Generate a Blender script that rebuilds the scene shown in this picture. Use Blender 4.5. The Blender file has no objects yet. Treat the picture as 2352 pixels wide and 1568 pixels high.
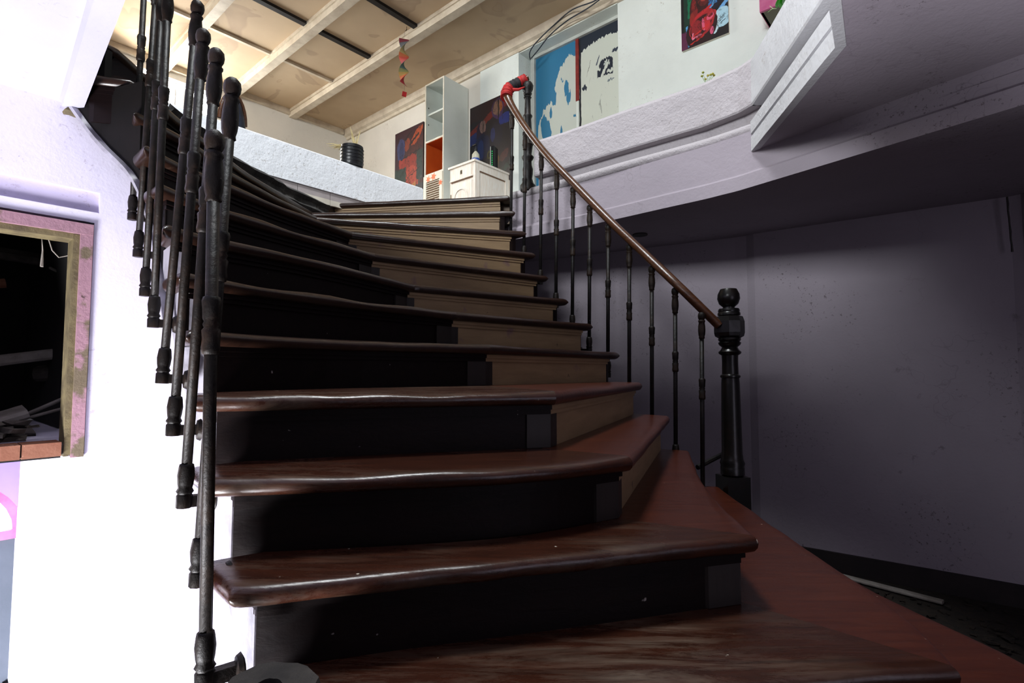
import bpy, math, random
from mathutils import Vector, Matrix, noise

random.seed(7)
scene = bpy.context.scene
col = scene.collection

# ------------------------------------------------------------------ camera, world, lights
F_PX = 1230.0
TH = math.atan(70 / F_PX)            # the camera looks up a little
EZ = 1.25                            # eye height above the lower landing; h below is height relative to the eye
cam_d = bpy.data.cameras.new('camera')
cam_d.sensor_width = 36.0
cam_d.lens = 36.0 * F_PX / 2352.0
cam_d.clip_start = 0.02
cam = bpy.data.objects.new('camera', cam_d)
cam.location = (0, 0, EZ)
cam.rotation_euler = (math.pi / 2 + TH, 0, 0)
col.objects.link(cam)
scene.camera = cam

w = bpy.data.worlds.new('world'); scene.world = w; w.use_nodes = True
bg = w.node_tree.nodes['Background']
bg.inputs[0].default_value = (0.70, 0.66, 0.76, 1)
bg.inputs[1].default_value = 0.085

def area(name, loc, target, sx, sy, power, color=(1, 1, 1), spread=180):
    d = bpy.data.lights.new(name, 'AREA'); d.shape = 'RECTANGLE'
    d.size = sx; d.size_y = sy; d.energy = power; d.color = color; d.spread = math.radians(spread)
    o = bpy.data.objects.new(name, d); col.objects.link(o)
    o.location = (loc[0], loc[1], loc[2] + EZ)
    v = Vector((target[0] - loc[0], target[1] - loc[1], target[2] - loc[2]))
    o.rotation_euler = v.to_track_quat('-Z', 'Y').to_euler()
    return o
# roof lantern over the stairwell, street entrance at the foot of the well, daylight of the upper room, two added fills
area('roof_lantern_light', (-0.45, 1.75, 5.3), (0.0, 2.4, 0), 0.9, 0.9, 235, (0.94, 0.98, 1.0))
area('upper_front_fill', (-3.0, -3.4, 2.75), (0.3, 4.2, 2.2), 1.8, 1.3, 500, (0.94, 0.98, 1.0))  # added fill lamp without a real window, brightens upper walls and parapets
area('street_entrance_light', (-2.0, -0.4, -2.55), (-1.5, 2.4, -1.7), 1.3, 0.8, 560, (0.95, 0.95, 1.0))
area('landing_fill', (2.3, -1.9, -0.1), (2.0, 3.4, 0.2), 1.4, 1.9, 15, (0.86, 0.80, 1.0))  # added fill lamp without a real doorway, lifts the dim lower right
area('upper_window_light', (-4.3, 6.0, 2.9), (-1.0, 5.4, 2.2), 1.4, 0.9, 82, (1.0, 0.88, 0.72))

vs = scene.view_settings
vs.view_transform = 'Standard'; vs.look = 'None'; vs.gamma = 1.0; vs.use_curve_mapping = False
vs.exposure = 0.0

# ------------------------------------------------------------------ pixel -> place
def ray(px, py):
    u = (px - 1176) / F_PX; v = (784 - py) / F_PX
    return Vector((u, math.cos(TH) - v * math.sin(TH), math.sin(TH) + v * math.cos(TH)))
def P(px, py, h):
    r = ray(px, py); r = r * (h / r.z); return r
def PD(px, py, d):
    r = ray(px, py); return r * (d / r.y)
def on_plane(px, py, o, n):
    r = ray(px, py)
    t = (o[0] * n[0] + o[1] * n[1]) / (r.x * n[0] + r.y * n[1])
    return r * t

# ------------------------------------------------------------------ materials
def lin(c):
    if isinstance(c, str):
        c = [int(c[i:i + 2], 16) / 255 for i in (0, 2, 4)]
        c = [x / 12.92 if x <= .04045 else ((x + .055) / 1.055) ** 2.4 for x in c]
    return (c[0], c[1], c[2], 1)
class NT:
    def __init__(s, name):
        s.m = bpy.data.materials.new(name); s.m.use_nodes = True
        s.t = s.m.node_tree; s.n = s.t.nodes; s.b = s.n['Principled BSDF']
    def new(s, ty, **kw):
        x = s.n.new(ty)
        for k, v in kw.items(): setattr(x, k, v)
        return x
    def link(s, a, b): s.t.links.new(a, b)
    def mix(s, fac, a, b, blend='MIX'):
        x = s.new('ShaderNodeMix', data_type='RGBA', blend_type=blend)
        for k, q in ((0, fac), (6, a), (7, b)):
            if hasattr(q, 'links') or hasattr(q, 'is_linked'): s.link(q, x.inputs[k])
            else: x.inputs[k].default_value = q
        return x.outputs[2]
    def noise(s, scale, detail=4, rough=.55, vec=None, dist=0):
        x = s.new('ShaderNodeTexNoise'); x.inputs['Scale'].default_value = scale
        x.inputs['Detail'].default_value = detail; x.inputs['Roughness'].default_value = rough
        x.inputs['Distortion'].default_value = dist
        if vec is not None: s.link(vec, x.inputs['Vector'])
        return x.outputs[0]
    def ramp(s, fac, a, b, va=0., vb=1.):
        x = s.new('ShaderNodeMapRange'); x.inputs[1].default_value = a; x.inputs[2].default_value = b
        x.inputs[3].default_value = va; x.inputs[4].default_value = vb; s.link(fac, x.inputs[0]); return x.outputs[0]
    def math(s, op, a, b=0.):
        x = s.new('ShaderNodeMath', operation=op)
        for k, q in ((0, a), (1, b)):
            if hasattr(q, 'is_linked'): s.link(q, x.inputs[k])
            else: x.inputs[k].default_value = q
        return x.outputs[0]
    def coord(s, stretch=None, which='Object'):
        c = s.new('ShaderNodeTexCoord').outputs[which]
        if stretch:
            mp = s.new('ShaderNodeMapping'); mp.inputs['Scale'].default_value = stretch
            s.link(c, mp.inputs['Vector']); return mp.outputs[0]
        return c
    def bump(s, h, strength, dist=.01):
        x = s.new('ShaderNodeBump'); x.inputs['Strength'].default_value = strength; x.inputs['Distance'].default_value = dist
        s.link(h, x.inputs['Height']); s.link(x.outputs[0], s.b.inputs['Normal'])
    def color(s, c):
        if hasattr(c, 'is_linked'): s.link(c, s.b.inputs['Base Color'])
        else: s.b.inputs['Base Color'].default_value = c

def plain(name, c1, c2=None, scale=6, rough=.6, bump=0, bscale=30, spec=.4, metal=0, lo=.35, hi=.65, stretch=None, bdist=.006, emis=0, spots=None, sscale=40, sth=.7):
    """two tones mixed by noise, optional fine relief, optional specks of a third tone"""
    k = NT(name); k.b.inputs['Roughness'].default_value = rough
    k.b.inputs['Specular IOR Level'].default_value = spec; k.b.inputs['Metallic'].default_value = metal
    v = k.coord(stretch)
    c = lin(c1)
    if c2:
        c = k.mix(k.ramp(k.noise(scale, 6, .6, v), lo, hi), lin(c1), lin(c2))
    if spots:
        c = k.mix(k.ramp(k.noise(sscale, 3, .6, v), sth, sth + .04), c, lin(spots))
    k.color(c)
    if bump: k.bump(k.noise(bscale, 5, .6, v), bump, bdist)
    if emis:
        k.b.inputs['Emission Color'].default_value = lin(c1); k.b.inputs['Emission Strength'].default_value = emis
    return k.m

def plaster(name, base, dirt, bump=.35, cracks=.0, rough=.75, dirt_amt=(.62, .74)):
    k = NT(name); k.b.inputs['Roughness'].default_value = rough; k.b.inputs['Specular IOR Level'].default_value = .25
    v = k.coord()
    n1 = k.ramp(k.noise(1.6, 5, .6, v), .3, .7)
    c = k.mix(n1, lin(base), [x * .86 for x in lin(base)[:3]] + [1])
    d = k.math('MULTIPLY', k.ramp(k.noise(7, 8, .72, v, .3), *dirt_amt), k.ramp(k.noise(1.1, 3, .5, v), .45, .62))
    c = k.mix(d, c, lin(dirt))
    if cracks:
        vo = k.new('ShaderNodeTexVoronoi', feature='DISTANCE_TO_EDGE'); vo.inputs['Scale'].default_value = 2.2
        dn = k.new('ShaderNodeVectorMath', operation='ADD'); nz = k.new('ShaderNodeTexNoise'); nz.inputs['Scale'].default_value = 5
        k.link(v, nz.inputs['Vector']); k.link(v, dn.inputs[0]); k.link(nz.outputs[1], dn.inputs[1]); k.link(dn.outputs[0], vo.inputs['Vector'])
        ck = k.math('MULTIPLY', k.ramp(vo.outputs[0], .0, .012, 1, 0), k.ramp(k.noise(1.3, 2, .5, v), .5, .6))
        c = k.mix(k.math('MULTIPLY', ck, cracks), c, lin(dirt))
    sp = k.math('MULTIPLY', k.ramp(k.noise(48, 4, .7, v), .60, .64), k.ramp(k.noise(1.7, 4, .6, v), .54, .62))
    c = k.mix(k.math('MULTIPLY', sp, .8), c, lin(dirt))
    k.color(c)
    h = k.math('ADD', k.noise(9, 6, .6, v), k.math('MULTIPLY', k.noise(60, 4, .6, v), .35))
    k.bump(h, bump, .02)
    return k.m

def wood(name, dark, light, wear=None, rough=.35, along=(1.2, 14, 14), wear_lo=.56, wear_hi=.68, spots=None, spec=.5, sth=.72):
    k = NT(name); k.b.inputs['Specular IOR Level'].default_value = spec
    v = k.coord(along); o = k.coord()
    g = k.ramp(k.noise(4, 8, .65, v, .6), .3, .7)
    c = k.mix(g, lin(dark), lin(light))
    r = rough
    if wear:
        wv = k.ramp(k.noise(3.2, 10, .78, k.coord((1.1, 7, 7)), .5), wear_lo, wear_hi, 0, .75)
        wv = k.math('MULTIPLY', wv, k.ramp(k.noise(1.4, 3, .5, o), .42, .62))
        c = k.mix(wv, c, lin(wear))
        k.link(k.ramp(wv, 0, 1, rough, rough + .3), k.b.inputs['Roughness'])
    else: k.b.inputs['Roughness'].default_value = rough
    if spots: c = k.mix(k.ramp(k.noise(38, 2, .5, o), sth, sth + .03), c, lin(spots))
    k.color(c)
    k.bump(k.math('ADD', g, k.noise(50, 4, .6, o)), .12, .004)
    return k.m

def painted(name, base, shapes, wob=.02, wscale=9, rough=.5, grime=None, mul=None, strokes=0):
    """flat print: ellipses, boxes and strokes in the 0..1 frame of the panel (x across, z up)"""
    k = NT(name); k.b.inputs['Roughness'].default_value = rough
    g = k.new('ShaderNodeTexCoord').outputs['Generated']
    nz = k.new('ShaderNodeTexNoise'); nz.inputs['Scale'].default_value = wscale; nz.inputs['Detail'].default_value = 5
    k.link(g, nz.inputs['Vector'])
    sb = k.new('ShaderNodeVectorMath', operation='SUBTRACT'); k.link(nz.outputs[1], sb.inputs[0]); sb.inputs[1].default_value = (.5, .5, .5)
    ml = k.new('ShaderNodeVectorMath', operation='MULTIPLY'); k.link(sb.outputs[0], ml.inputs[0]); ml.inputs[1].default_value = (wob * 2, 0, wob * 2)
    ad = k.new('ShaderNodeVectorMath', operation='ADD'); k.link(g, ad.inputs[0]); k.link(ml.outputs[0], ad.inputs[1])
    fl = k.new('ShaderNodeVectorMath', operation='MULTIPLY'); k.link(ad.outputs[0], fl.inputs[0]); fl.inputs[1].default_value = (1, 0, 1)
    v = fl.outputs[0]
    c = lin(base)
    if grime: c = k.mix(k.ramp(k.noise(grime[1], 6, .7, v, .5), grime[2], grime[3]), c, lin(grime[0]))
    for s in shapes:
        mp = k.new('ShaderNodeMapping', vector_type='TEXTURE'); k.link(v, mp.inputs['Vector'])
        if s[0] == 'l':
            _, x0, z0, x1, z1, wd, cc = s
            L = math.hypot(x1 - x0, z1 - z0)
            loc = ((x0 + x1) / 2, 0, (z0 + z1) / 2); rot = -math.atan2(z1 - z0, x1 - x0); sc = (L / 2, 1, wd / 2)
        else:
            loc = (s[1], 0, s[2]); sc = (s[3], 1, s[4]); cc = s[5]; rot = -math.radians(s[6]) if len(s) > 6 else 0
        mp.inputs['Location'].default_value = loc; mp.inputs['Rotation'].default_value = (0, rot, 0); mp.inputs['Scale'].default_value = sc
        if s[0] == 'e':
            ln = k.new('ShaderNodeVectorMath', operation='LENGTH'); k.link(mp.outputs[0], ln.inputs[0]); d = ln.outputs['Value']
        elif s[0] == 'r':
            ln = k.new('ShaderNodeVectorMath', operation='LENGTH'); k.link(mp.outputs[0], ln.inputs[0])
            d = k.math('ADD', k.math('MULTIPLY', k.math('ABSOLUTE', k.math('SUBTRACT', ln.outputs['Value'], .85)), 7.), 0.)
        else:
            ab = k.new('ShaderNodeVectorMath', operation='ABSOLUTE'); k.link(mp.outputs[0], ab.inputs[0])
            sp = k.new('ShaderNodeSeparateXYZ'); k.link(ab.outputs[0], sp.inputs[0]); d = k.math('MAXIMUM', sp.outputs[0], sp.outputs[2])
        c = k.mix(k.math('LESS_THAN', d, 1.), c, lin(cc))
    if strokes:
        c = k.mix(k.ramp(k.noise(strokes, 6, .75, v, 1.2), .54, .60, 0, .75), c, lin('120d10'))
    if mul: c = k.mix(1.0, c, (mul, mul, mul, 1), 'MULTIPLY')
    k.color(c)
    return k.m

# ------------------------------------------------------------------ mesh builder
class MB:
    def __init__(s): s.v = []; s.f = []
    def add(s, vs, fs):
        o = len(s.v); s.v += [tuple(x) for x in vs]; s.f += [tuple(i + o for i in f) for f in fs]; return s
    def box(s, c, d, rz=0, ry=0):
        hx, hy, hz = d[0] / 2, d[1] / 2, d[2] / 2
        R = Matrix.Rotation(rz, 3, 'Z') @ Matrix.Rotation(ry, 3, 'Y')
        vs = [Vector(c) + R @ Vector((x * hx, y * hy, z * hz)) for z in (-1, 1) for x, y in ((-1, -1), (1, -1), (1, 1), (-1, 1))]
        return s.add(vs, [(3, 2, 1, 0), (4, 5, 6, 7), (0, 1, 5, 4), (1, 2, 6, 5), (2, 3, 7, 6), (3, 0, 4, 7)])
    def obox(s, o, a, b, c):
        o, a, b, c = map(Vector, (o, a, b, c))
        vs = [o, o + a, o + a + b, o + b, o + c, o + a + c, o + a + b + c, o + b + c]
        return s.add(vs, [(3, 2, 1, 0), (4, 5, 6, 7), (0, 1, 5, 4), (1, 2, 6, 5), (2, 3, 7, 6), (3, 0, 4, 7)])
    def prism(s, poly, z0, z1):
        n = len(poly); vs = [(p[0], p[1], z0) for p in poly] + [(p[0], p[1], z1) for p in poly]
        return s.add(vs, [tuple(range(n))[::-1], tuple(range(n, 2 * n))] + [(i, (i + 1) % n, n + (i + 1) % n, n + i) for i in range(n)])
    def slab(s, pts, off):
        """any planar outline pushed along off"""
        n = len(pts); off = Vector(off); vs = [Vector(p) for p in pts] + [Vector(p) + off for p in pts]
        return s.add(vs, [tuple(range(n))[::-1], tuple(range(n, 2 * n))] + [(i, (i + 1) % n, n + (i + 1) % n, n + i) for i in range(n)])
    def loft(s, rings, cap=True, closed=True):
        n = len(rings[0]); vs = [p for r in rings for p in r]; fs = []
        for k in range(len(rings) - 1):
            for i in range(n if closed else n - 1):
                j = (i + 1) % n
                fs.append((k * n + i, k * n + j, (k + 1) * n + j, (k + 1) * n + i))
        if cap: fs += [tuple(range(n))[::-1], tuple((len(rings) - 1) * n + i for i in range(n))]
        return s.add(vs, fs)
    def tube(s, path, r, n=8, flat=1.0):
        path = [Vector(p) for p in path]; rings = []
        up = Vector((0, 0, 1))
        for i, p in enumerate(path):
            t = (path[min(i + 1, len(path) - 1)] - path[max(i - 1, 0)]).normalized()
            a = t.cross(up)
            if a.length < .05: a = t.cross(Vector((1, 0, 0)))
            a.normalize(); b = a.cross(t).normalized()
            rr = r[i] if isinstance(r, (list, tuple)) else r
            rings.append([p + a * rr * math.cos(2 * math.pi * k / n) + b * rr * flat * math.sin(2 * math.pi * k / n) for k in range(n)])
        return s.loft(rings)
    def lathe(s, prof, n=14, o=(0, 0, 0), sq=None, flute=0):
        rings = []
        for r, z in prof:
            rings.append([(o[0] + r * (1 + flute * (k % 2)) * math.cos(2 * math.pi * (k + .5) / n), o[1] + r * (1 + flute * (k % 2)) * math.sin(2 * math.pi * (k + .5) / n), o[2] + z) for k in range(n)])
        return s.loft(rings)
    def build(s, name, mat, parent=None, smooth=False, world=False, angle=40):
        vs = s.v
        if parent is not None and world:
            Mi = (Matrix.Translation(parent.location) @ parent.rotation_euler.to_matrix().to_4x4()).inverted()
            vs = [Mi @ Vector(v) for v in vs]
        me = bpy.data.meshes.new(name); me.from_pydata([tuple(v) for v in vs], [], s.f)
        me.validate(); me.update()
        import bmesh
        bm = bmesh.new(); bm.from_mesh(me); bmesh.ops.recalc_face_normals(bm, faces=bm.faces); bm.to_mesh(me); bm.free()
        if smooth:
            me.shade_smooth(); me.set_sharp_from_angle(angle=math.radians(angle))
        o = bpy.data.objects.new(name, me); col.objects.link(o)
        if mat: me.materials.append(mat)
        o.parent = parent
        return o
def tag(o, label, cat=None, group=None, kind=None):
    o['label'] = label
    if cat: o['category'] = cat
    if group: o['group'] = group
    if kind: o['kind'] = kind
    return o
def empty(name, loc, rz=0):
    o = bpy.data.objects.new(name, None); o.location = loc; o.rotation_euler = (0, 0, rz); o.empty_display_size = .05
    col.objects.link(o); return o
def copy_obj(o, parent):
    c = o.copy(); col.objects.link(c); c.parent = parent; return c
def struct(o, label, cat):
    return tag(o, label, cat, None, 'structure')
def W3(p, h): return Vector((p[0], p[1], h + EZ))
def WZ(v): return Vector((v[0], v[1], v[2] + EZ))

# ------------------------------------------------------------------ material set
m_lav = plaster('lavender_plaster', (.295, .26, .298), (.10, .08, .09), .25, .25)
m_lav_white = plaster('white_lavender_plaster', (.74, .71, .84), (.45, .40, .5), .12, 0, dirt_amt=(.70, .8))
m_parapet = plaster('peeling_lavender_white', (.39, .36, .38), (.28, .25, .25), .8, .5)
m_parapet_w = plaster('white_parapet_plaster', (.78, .80, .84), (.40, .38, .36), .5, .2)
m_bay_lit = plaster('bay_plaster_lit_tone', (.50, .50, .52), (.36, .33, .32), .5, .3)  # lighter copy of the parapet plaster for the side facing the light
m_whitewall = plaster('upper_white_wall', (.76, .81, .77), (.48, .47, .42), .12, 0)
m_creamwall = plaster('upper_cream_wall', (.74, .70, .62), (.42, .36, .30), .15, .1)
m_soffit = plaster('pale_lavender_soffit', (.46, .45, .57), (.35, .32, .4), .12, 0, dirt_amt=(.70, .8))
m_purple = plain('purple_wall', (.25, .18, .45), (.22, .16, .42), 3, .7, .1)
m_floor = plain('upper_floor', '6b5a48', '54463a', 4, .6)
m_dark = plain('near_black', '0d0c0c', '171413', 5, .9)  # near-black base for small dark parts and the store room inside
m_tread = wood('worn_red_brown_tread', '24110a', '3d1d10', '7d6d5c', .27, (1.3, 12, 12), .46, .70, 'b0a898', .5, .76)
m_tread_red = wood('red_lacquered_board', '36140a', '4c200f', '7a5d48', .30, (1.2, 9, 9), .60, .80, 'b49a86', .5, .75)
m_tread_dark = wood('dark_brown_nosing', '1b0f0b', '2c1a12', '6a5446', .30, (1.2, 10, 10), .58, .80, None, .5)
m_riser = wood('dark_riser', '0c0607', '140a09', None, .5, (1, 9, 9), spots='8f8a86', spec=.12, sth=.765)
m_stile = wood('brown_riser_stile', '130c0a', '1f1612', None, .55, (8, 8, 1))
def beige():
    k = NT('worn_beige_riser'); k.b.inputs['Roughness'].default_value = .6
    o = k.coord()
    c = k.mix(k.ramp(k.noise(5, 6, .6, k.coord((1, 1, 6))), .3, .7), lin('967c5c'), lin('81694c'))
    c = k.mix(k.ramp(k.noise(16, 6, .7, o), .66, .70), c, lin('2a1c14'))
    c = k.mix(k.ramp(k.noise(7, 3, .5, o), .66, .72), c, lin('7a5f58'))
    k.color(c); k.bump(k.noise(40, 5, .6, o), .2, .004); return k.m
m_beige = beige()
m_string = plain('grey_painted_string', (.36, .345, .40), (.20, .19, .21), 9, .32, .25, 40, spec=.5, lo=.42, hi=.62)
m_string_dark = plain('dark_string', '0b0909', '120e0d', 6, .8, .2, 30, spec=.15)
m_iron = plain('black_iron', '120e0c', '2c2018', 12, .5, .35, 60, spec=.2, metal=.0, lo=.48, hi=.72, spots='5a554e', sscale=90, sth=.74)
m_iron2 = plain('rusty_black_iron', '0e0c0c', '261b14', 14, .5, .4, 70, spec=.3, metal=.0, lo=.5, hi=.75)
m_newel = plain('black_gloss_wood', '0c0b0a', '1d1410', 9, .3, .15, 30, lo=.5, hi=.8, spots='8a7a68', sscale=70, sth=.77)
m_rail = wood('brown_handrail', '2c170c', '54321c', None, .3, (3, 20, 20))
m_stone = plain('dark_rough_stone', '2a2a2a', '4a4846', 9, .9, .8, 18, bdist=.03)
m_white = plain('white_laminate', (.66, .70, .66), (.60, .64, .59), 3, .45)
m_cream = plain('cream_edge', (.74, .70, .60), (.68, .63, .52), 6, .5)
m_cab = plain('limewashed_wood', (.72, .62, .52), (.80, .76, .70), 7, .6, .1, 40, stretch=(10, 10, 1.2))
m_cab_line = plain('cabinet_groove', '7a5d48', None, rough=.7)
m_orange = plain('orange_panel', (.55, .10, .015), (.48, .08, .012), 5, .5)
m_ceil = None
def ceil_mat():
    k = NT('stained_beige_ceiling'); k.b.inputs['Roughness'].default_value = .8
    v = k.coord()
    c = k.mix(k.ramp(k.noise(.8, 4, .6, v), .35, .65), lin((.56, .42, .27)), lin((.45, .33, .21)))
    n = k.noise(1.5, 3, .5, v, .8)
    ring = k.math('MULTIPLY', k.ramp(n, .58, .60, 0, .55), k.ramp(n, .60, .70, 1., .25))
    c = k.mix(ring, c, lin((.34, .24, .16)))
    n2 = k.noise(2.6, 2, .5, v, .4)
    c = k.mix(k.math('MULTIPLY', k.ramp(n2, .67, .68), k.ramp(n2, .68, .70, .5, 0)), c, lin((.36, .24, .15)))
    k.color(c); k.bump(k.noise(60, 3, .6, v), .1, .004); return k.m
m_ceil = ceil_mat()
m_beam = plain('cream_beam', (.62, .54, .42), (.46, .38, .28), 8, .6, .3, 40, lo=.4, hi=.7)
m_batten = plain('black_batten', '15110f', '221a16', 9, .7)
m_frame_old = plain('stripped_timber_frame', '645846', '93707b', 5, .75, .6, 40, lo=.44, hi=.49, spots='3a2d22', sscale=14, sth=.70)
m_bead = plain('weathered_bead', '6f6446', '4c4230', 12, .8, .5, 50)
m_pink = plain('pink_paint', 'b04a78', 'c06a90', 8, .6)
m_door = plain('blue_grey_door', (.075, .09, .12), (.06, .075, .10), 5, .6, .15, 30)
m_glow = plain('daylit_pane', (1, 1, 1), None, emis=7.0)
m_sky_pane = plain('sky_bright_pane', (.92, .97, 1.0), None, emis=24.0)
m_brick = plain('terracotta_brick', '6a3d2a', '825844', 9, .8, .4, 40, spots='d8c8b8', sscale=30, sth=.68)
m_debris = plain('dusty_debris', '3a3632', '5d5650', 12, .95, .5, 30)
m_debris_l = plain('pale_dusty_board', '8f8a84', '6d665f', 9, .9, .3, 30)
m_rubble = plain('dark_floor_litter', '14110d', '2a2118', 30, .95, .8, 60, bdist=.02, spots='5a5244', sscale=60, sth=.72)
m_base = plain('dark_baseboard', '171213', '221b1b', 8, .7)
m_wire = plain('dark_cable', '1c2430', None, rough=.6)
m_black = plain('black_plastic', '101114', '1c1d20', 8, .3, .2, 25, stretch=(1, 1, 8))
m_straw = plain('dry_straw', 'c9b88a', '9a8a5c', 20, .8)
m_leaf = plain('green_leaf', '2f9a14', '1c6a10', 10, .45)
m_leaf2 = plain('pale_leaf', '8aa070', '6c8458', 12, .6)
m_red = plain('red_cloth', 'b01818', '7a1010', 14, .7)
m_cloth_black = plain('black_cloth', '141216', '201c20', 14, .8)
m_glass = plain('clear_plastic', 'b9b6a4', None, rough=.2)
m_tile = plain('cream_skirting_tile', (.56, .52, .44), (.46, .42, .36), 9, .5, .2, 30)
m_grey_tile = plain('mauve_skirting_tile', (.34, .30, .30), (.28, .25, .25), 9, .5)
m_nav = plain('navy_vinyl', '0f1420', '1a2233', 9, .5)

# ------------------------------------------------------------------ frames of the place
C0 = Vector((-2.47, 7.887)); EA = Vector((.7553, -.6553)); EN = Vector((-.6553, -.7553)); EB = -EN
def U(s, n, h): p = C0 + EA * s + EN * n; return Vector((p.x, p.y, h + EZ))
def UP(px, py, n=0.):                      # pixel on the plane n metres in front of the back wall -> (s, h)
    o = C0 + EN * n; q = on_plane(px, py, o, EN); return (Vector((q.x, q.y)) - C0).dot(EA), q.z
def FP(px, py):                            # pixel on the far wall -> (n, h)
    q = on_plane(px, py, C0, EA); return (Vector((q.x, q.y)) - C0).dot(EN), q.z
E0 = Vector((-1.763, 2.068)); NL = EA       # left wall: runs along EB, faces along NL
def LP(u, n, h): p = E0 + EB * u + NL * n; return Vector((p.x, p.y, h + EZ))
def LW(px, py, n=0.):
    o = E0 + NL * n; q = on_plane(px, py, o, NL); return (Vector((q.x, q.y)) - E0).dot(EB), q.z
RZ = math.atan2(EA.y, EA.x)

FLOOR_H = -1.25; UPPER = 1.304; RISE = .17
def HN(i): return (i - 3.33) * RISE

# ================================================================== STRUCTURE
# lower landing and the deep well beside it
mb = MB().prism([(-.55, -2.2), (4.2, -2.2), (4.2, 3.2), (2.4, 4.2), (-.2, 5.2), (-.2, 1.6)], FLOOR_H - .12 + EZ, FLOOR_H + EZ)
struct(mb.build('floor', m_rubble), 'dark littered floor of the lower landing', 'floor')
mb = MB().prism([(-7, -4), (-.57, -4), (-.57, 1.4), (.6, 4.2), (-7, 4.2)], -3.1 + EZ, -3.0 + EZ)
struct(mb.build('floor', m_floor), 'floor at the bottom of the stairwell', 'floor')

# right lower wall
LWL = [(-.6, 5.0), (.415, 4.433), (1.666, 3.718), (1.70, 3.66), (2.76, 2.905), (2.72, 2.86), (3.6, 1.2), (3.75, -1)]
def wall_path(path, h0, h1, t, mat, name, back=1):
    mb = MB()
    rings = []
    n = len(path)
    for i, p in enumerate(path):
        a = Vector(path[max(i - 1, 0)]); b = Vector(path[min(i + 1, n - 1)]); d = (b - a).normalized()
        nr = Vector((-d.y, d.x)) * back
        q = Vector(p) + nr * t
        rings.append([W3(p, h0), W3(p, h1), W3(q, h1), W3(q, h0)])
    mb.loft(rings); return mb.build(name, mat)
def smooth_corner(path, k, r=.06, n=5):
    a, b, c = map(Vector, path[k - 1:k + 2]); p = b + (a - b).normalized() * r; q = b + (c - b).normalized() * r
    return path[:k] + [tuple((1 - t) ** 2 * p + 2 * t * (1 - t) * b + t * t * q) for t in [i / n for i in range(n + 1)]] + path[k + 1:]
pA = [(-.6, 5.06), (.415, 4.50), (1.60, 3.80), (1.66, 3.75), (1.69, 3.70), (1.75, 3.655), (2.74, 2.90), (2.765, 2.86), (2.76, 2.81), (3.5, 1.2), (3.75, -1)]
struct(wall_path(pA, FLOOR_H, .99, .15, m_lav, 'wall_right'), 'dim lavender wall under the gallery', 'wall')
pB = [tuple(Vector(p) + Vector((-.012, -.016))) for p in pA]
struct(wall_path(pB, FLOOR_H, -1.13, .03, m_base, 'baseboard_right'), 'dark baseboard along the lavender wall', 'baseboard')

# gallery on the right: torus, fascia, ceiling beneath
G = [P(px, py, 1.304) for px, py in ((1178, 451), (1299, 421), (1437, 382), (1618, 333), (1732, 296))]
G = [(g.x, g.y) for g in G]
FB = [(.0, 3.88), (.37, 3.60), (.624, 3.379), (.90, 3.12), (1.08, 2.955), (1.152, 2.878), (1.217, 2.807), (1.30, 2.69), (1.857, 1.891), (2.6, .83), (3.3, -.2)]
ceil_low = [(.02, 3.90)] + FB[1:9] + [(2.6, .83), (4.2, .8), (4.2, 3.2), (2.4, 4.3), (-.2, 5.3), (-.3, 4.6)]
mb = MB().prism(ceil_low, .965 + EZ, 1.10 + EZ)
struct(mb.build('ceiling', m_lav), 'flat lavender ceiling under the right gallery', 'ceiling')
def profile_loft(path, prof, name, mat, parent=None, smooth=False):
    """prof: (outward offset, h) closed outline; outward is to the left of travel reversed = towards the open well"""
    rings = []; n = len(path)
    for i, p in enumerate(path):
        a = Vector(path[max(i - 1, 0)]); b = Vector(path[min(i + 1, n - 1)]); d = (b - a).normalized()
        nr = Vector((d.y, -d.x))
        rings.append([W3(Vector(p) + nr * q[0], q[1]) for q in prof])
    return MB().loft(rings).build(name, mat, parent, smooth, angle=35)
def dens(path, k=5):
    out = []
    for i in range(len(path) - 1):
        a, b = Vector(path[i]), Vector(path[i + 1])
        out += [tuple(a.lerp(b, j / k)) for j in range(k)]
    return out + [tuple(path[-1])]
def catmull(pts, k=6):
    pts = [Vector(p) for p in pts]; out = []
    for i in range(len(pts) - 1):
        p0 = pts[max(i - 1, 0)]; p1 = pts[i]; p2 = pts[i + 1]; p3 = pts[min(i + 2, len(pts) - 1)]
        for j in range(k):
            t = j / k
            out.append(.5 * ((2 * p1) + (p2 - p0) * t + (2 * p0 - 5 * p1 + 4 * p2 - p3) * t * t + (3 * p1 - p0 - 3 * p2 + p3) * t ** 3))
    return [tuple(p) for p in out] + [tuple(pts[-1])]
FBs = catmull(FB, 4)
# fascia beam with a moulded lower edge
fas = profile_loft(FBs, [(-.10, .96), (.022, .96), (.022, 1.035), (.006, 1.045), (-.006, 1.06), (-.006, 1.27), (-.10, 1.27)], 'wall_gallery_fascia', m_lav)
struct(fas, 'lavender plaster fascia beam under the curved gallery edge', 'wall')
Gs = catmull(G, 6)
tor = [(-.12, 1.262)] + [(.012 + .030 * math.cos(a), 1.300 + .030 * math.sin(a)) for a in [math.radians(x) for x in (-90, -60, -30, 0, 30, 60, 90)]] + [(-.12, 1.33)]
tr = profile_loft(Gs, tor + [], 'trim_1', m_parapet, smooth=True)
struct(tr, 'rounded plaster moulding along the right gallery edge', 'moulding')
tr = profile_loft(Gs, [(-.12, 1.24), (.018, 1.24), (.018, 1.262), (-.12, 1.262)], 'trim_2', m_lav)
struct(tr, 'thin fillet under the rounded gallery moulding', 'moulding')
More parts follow.
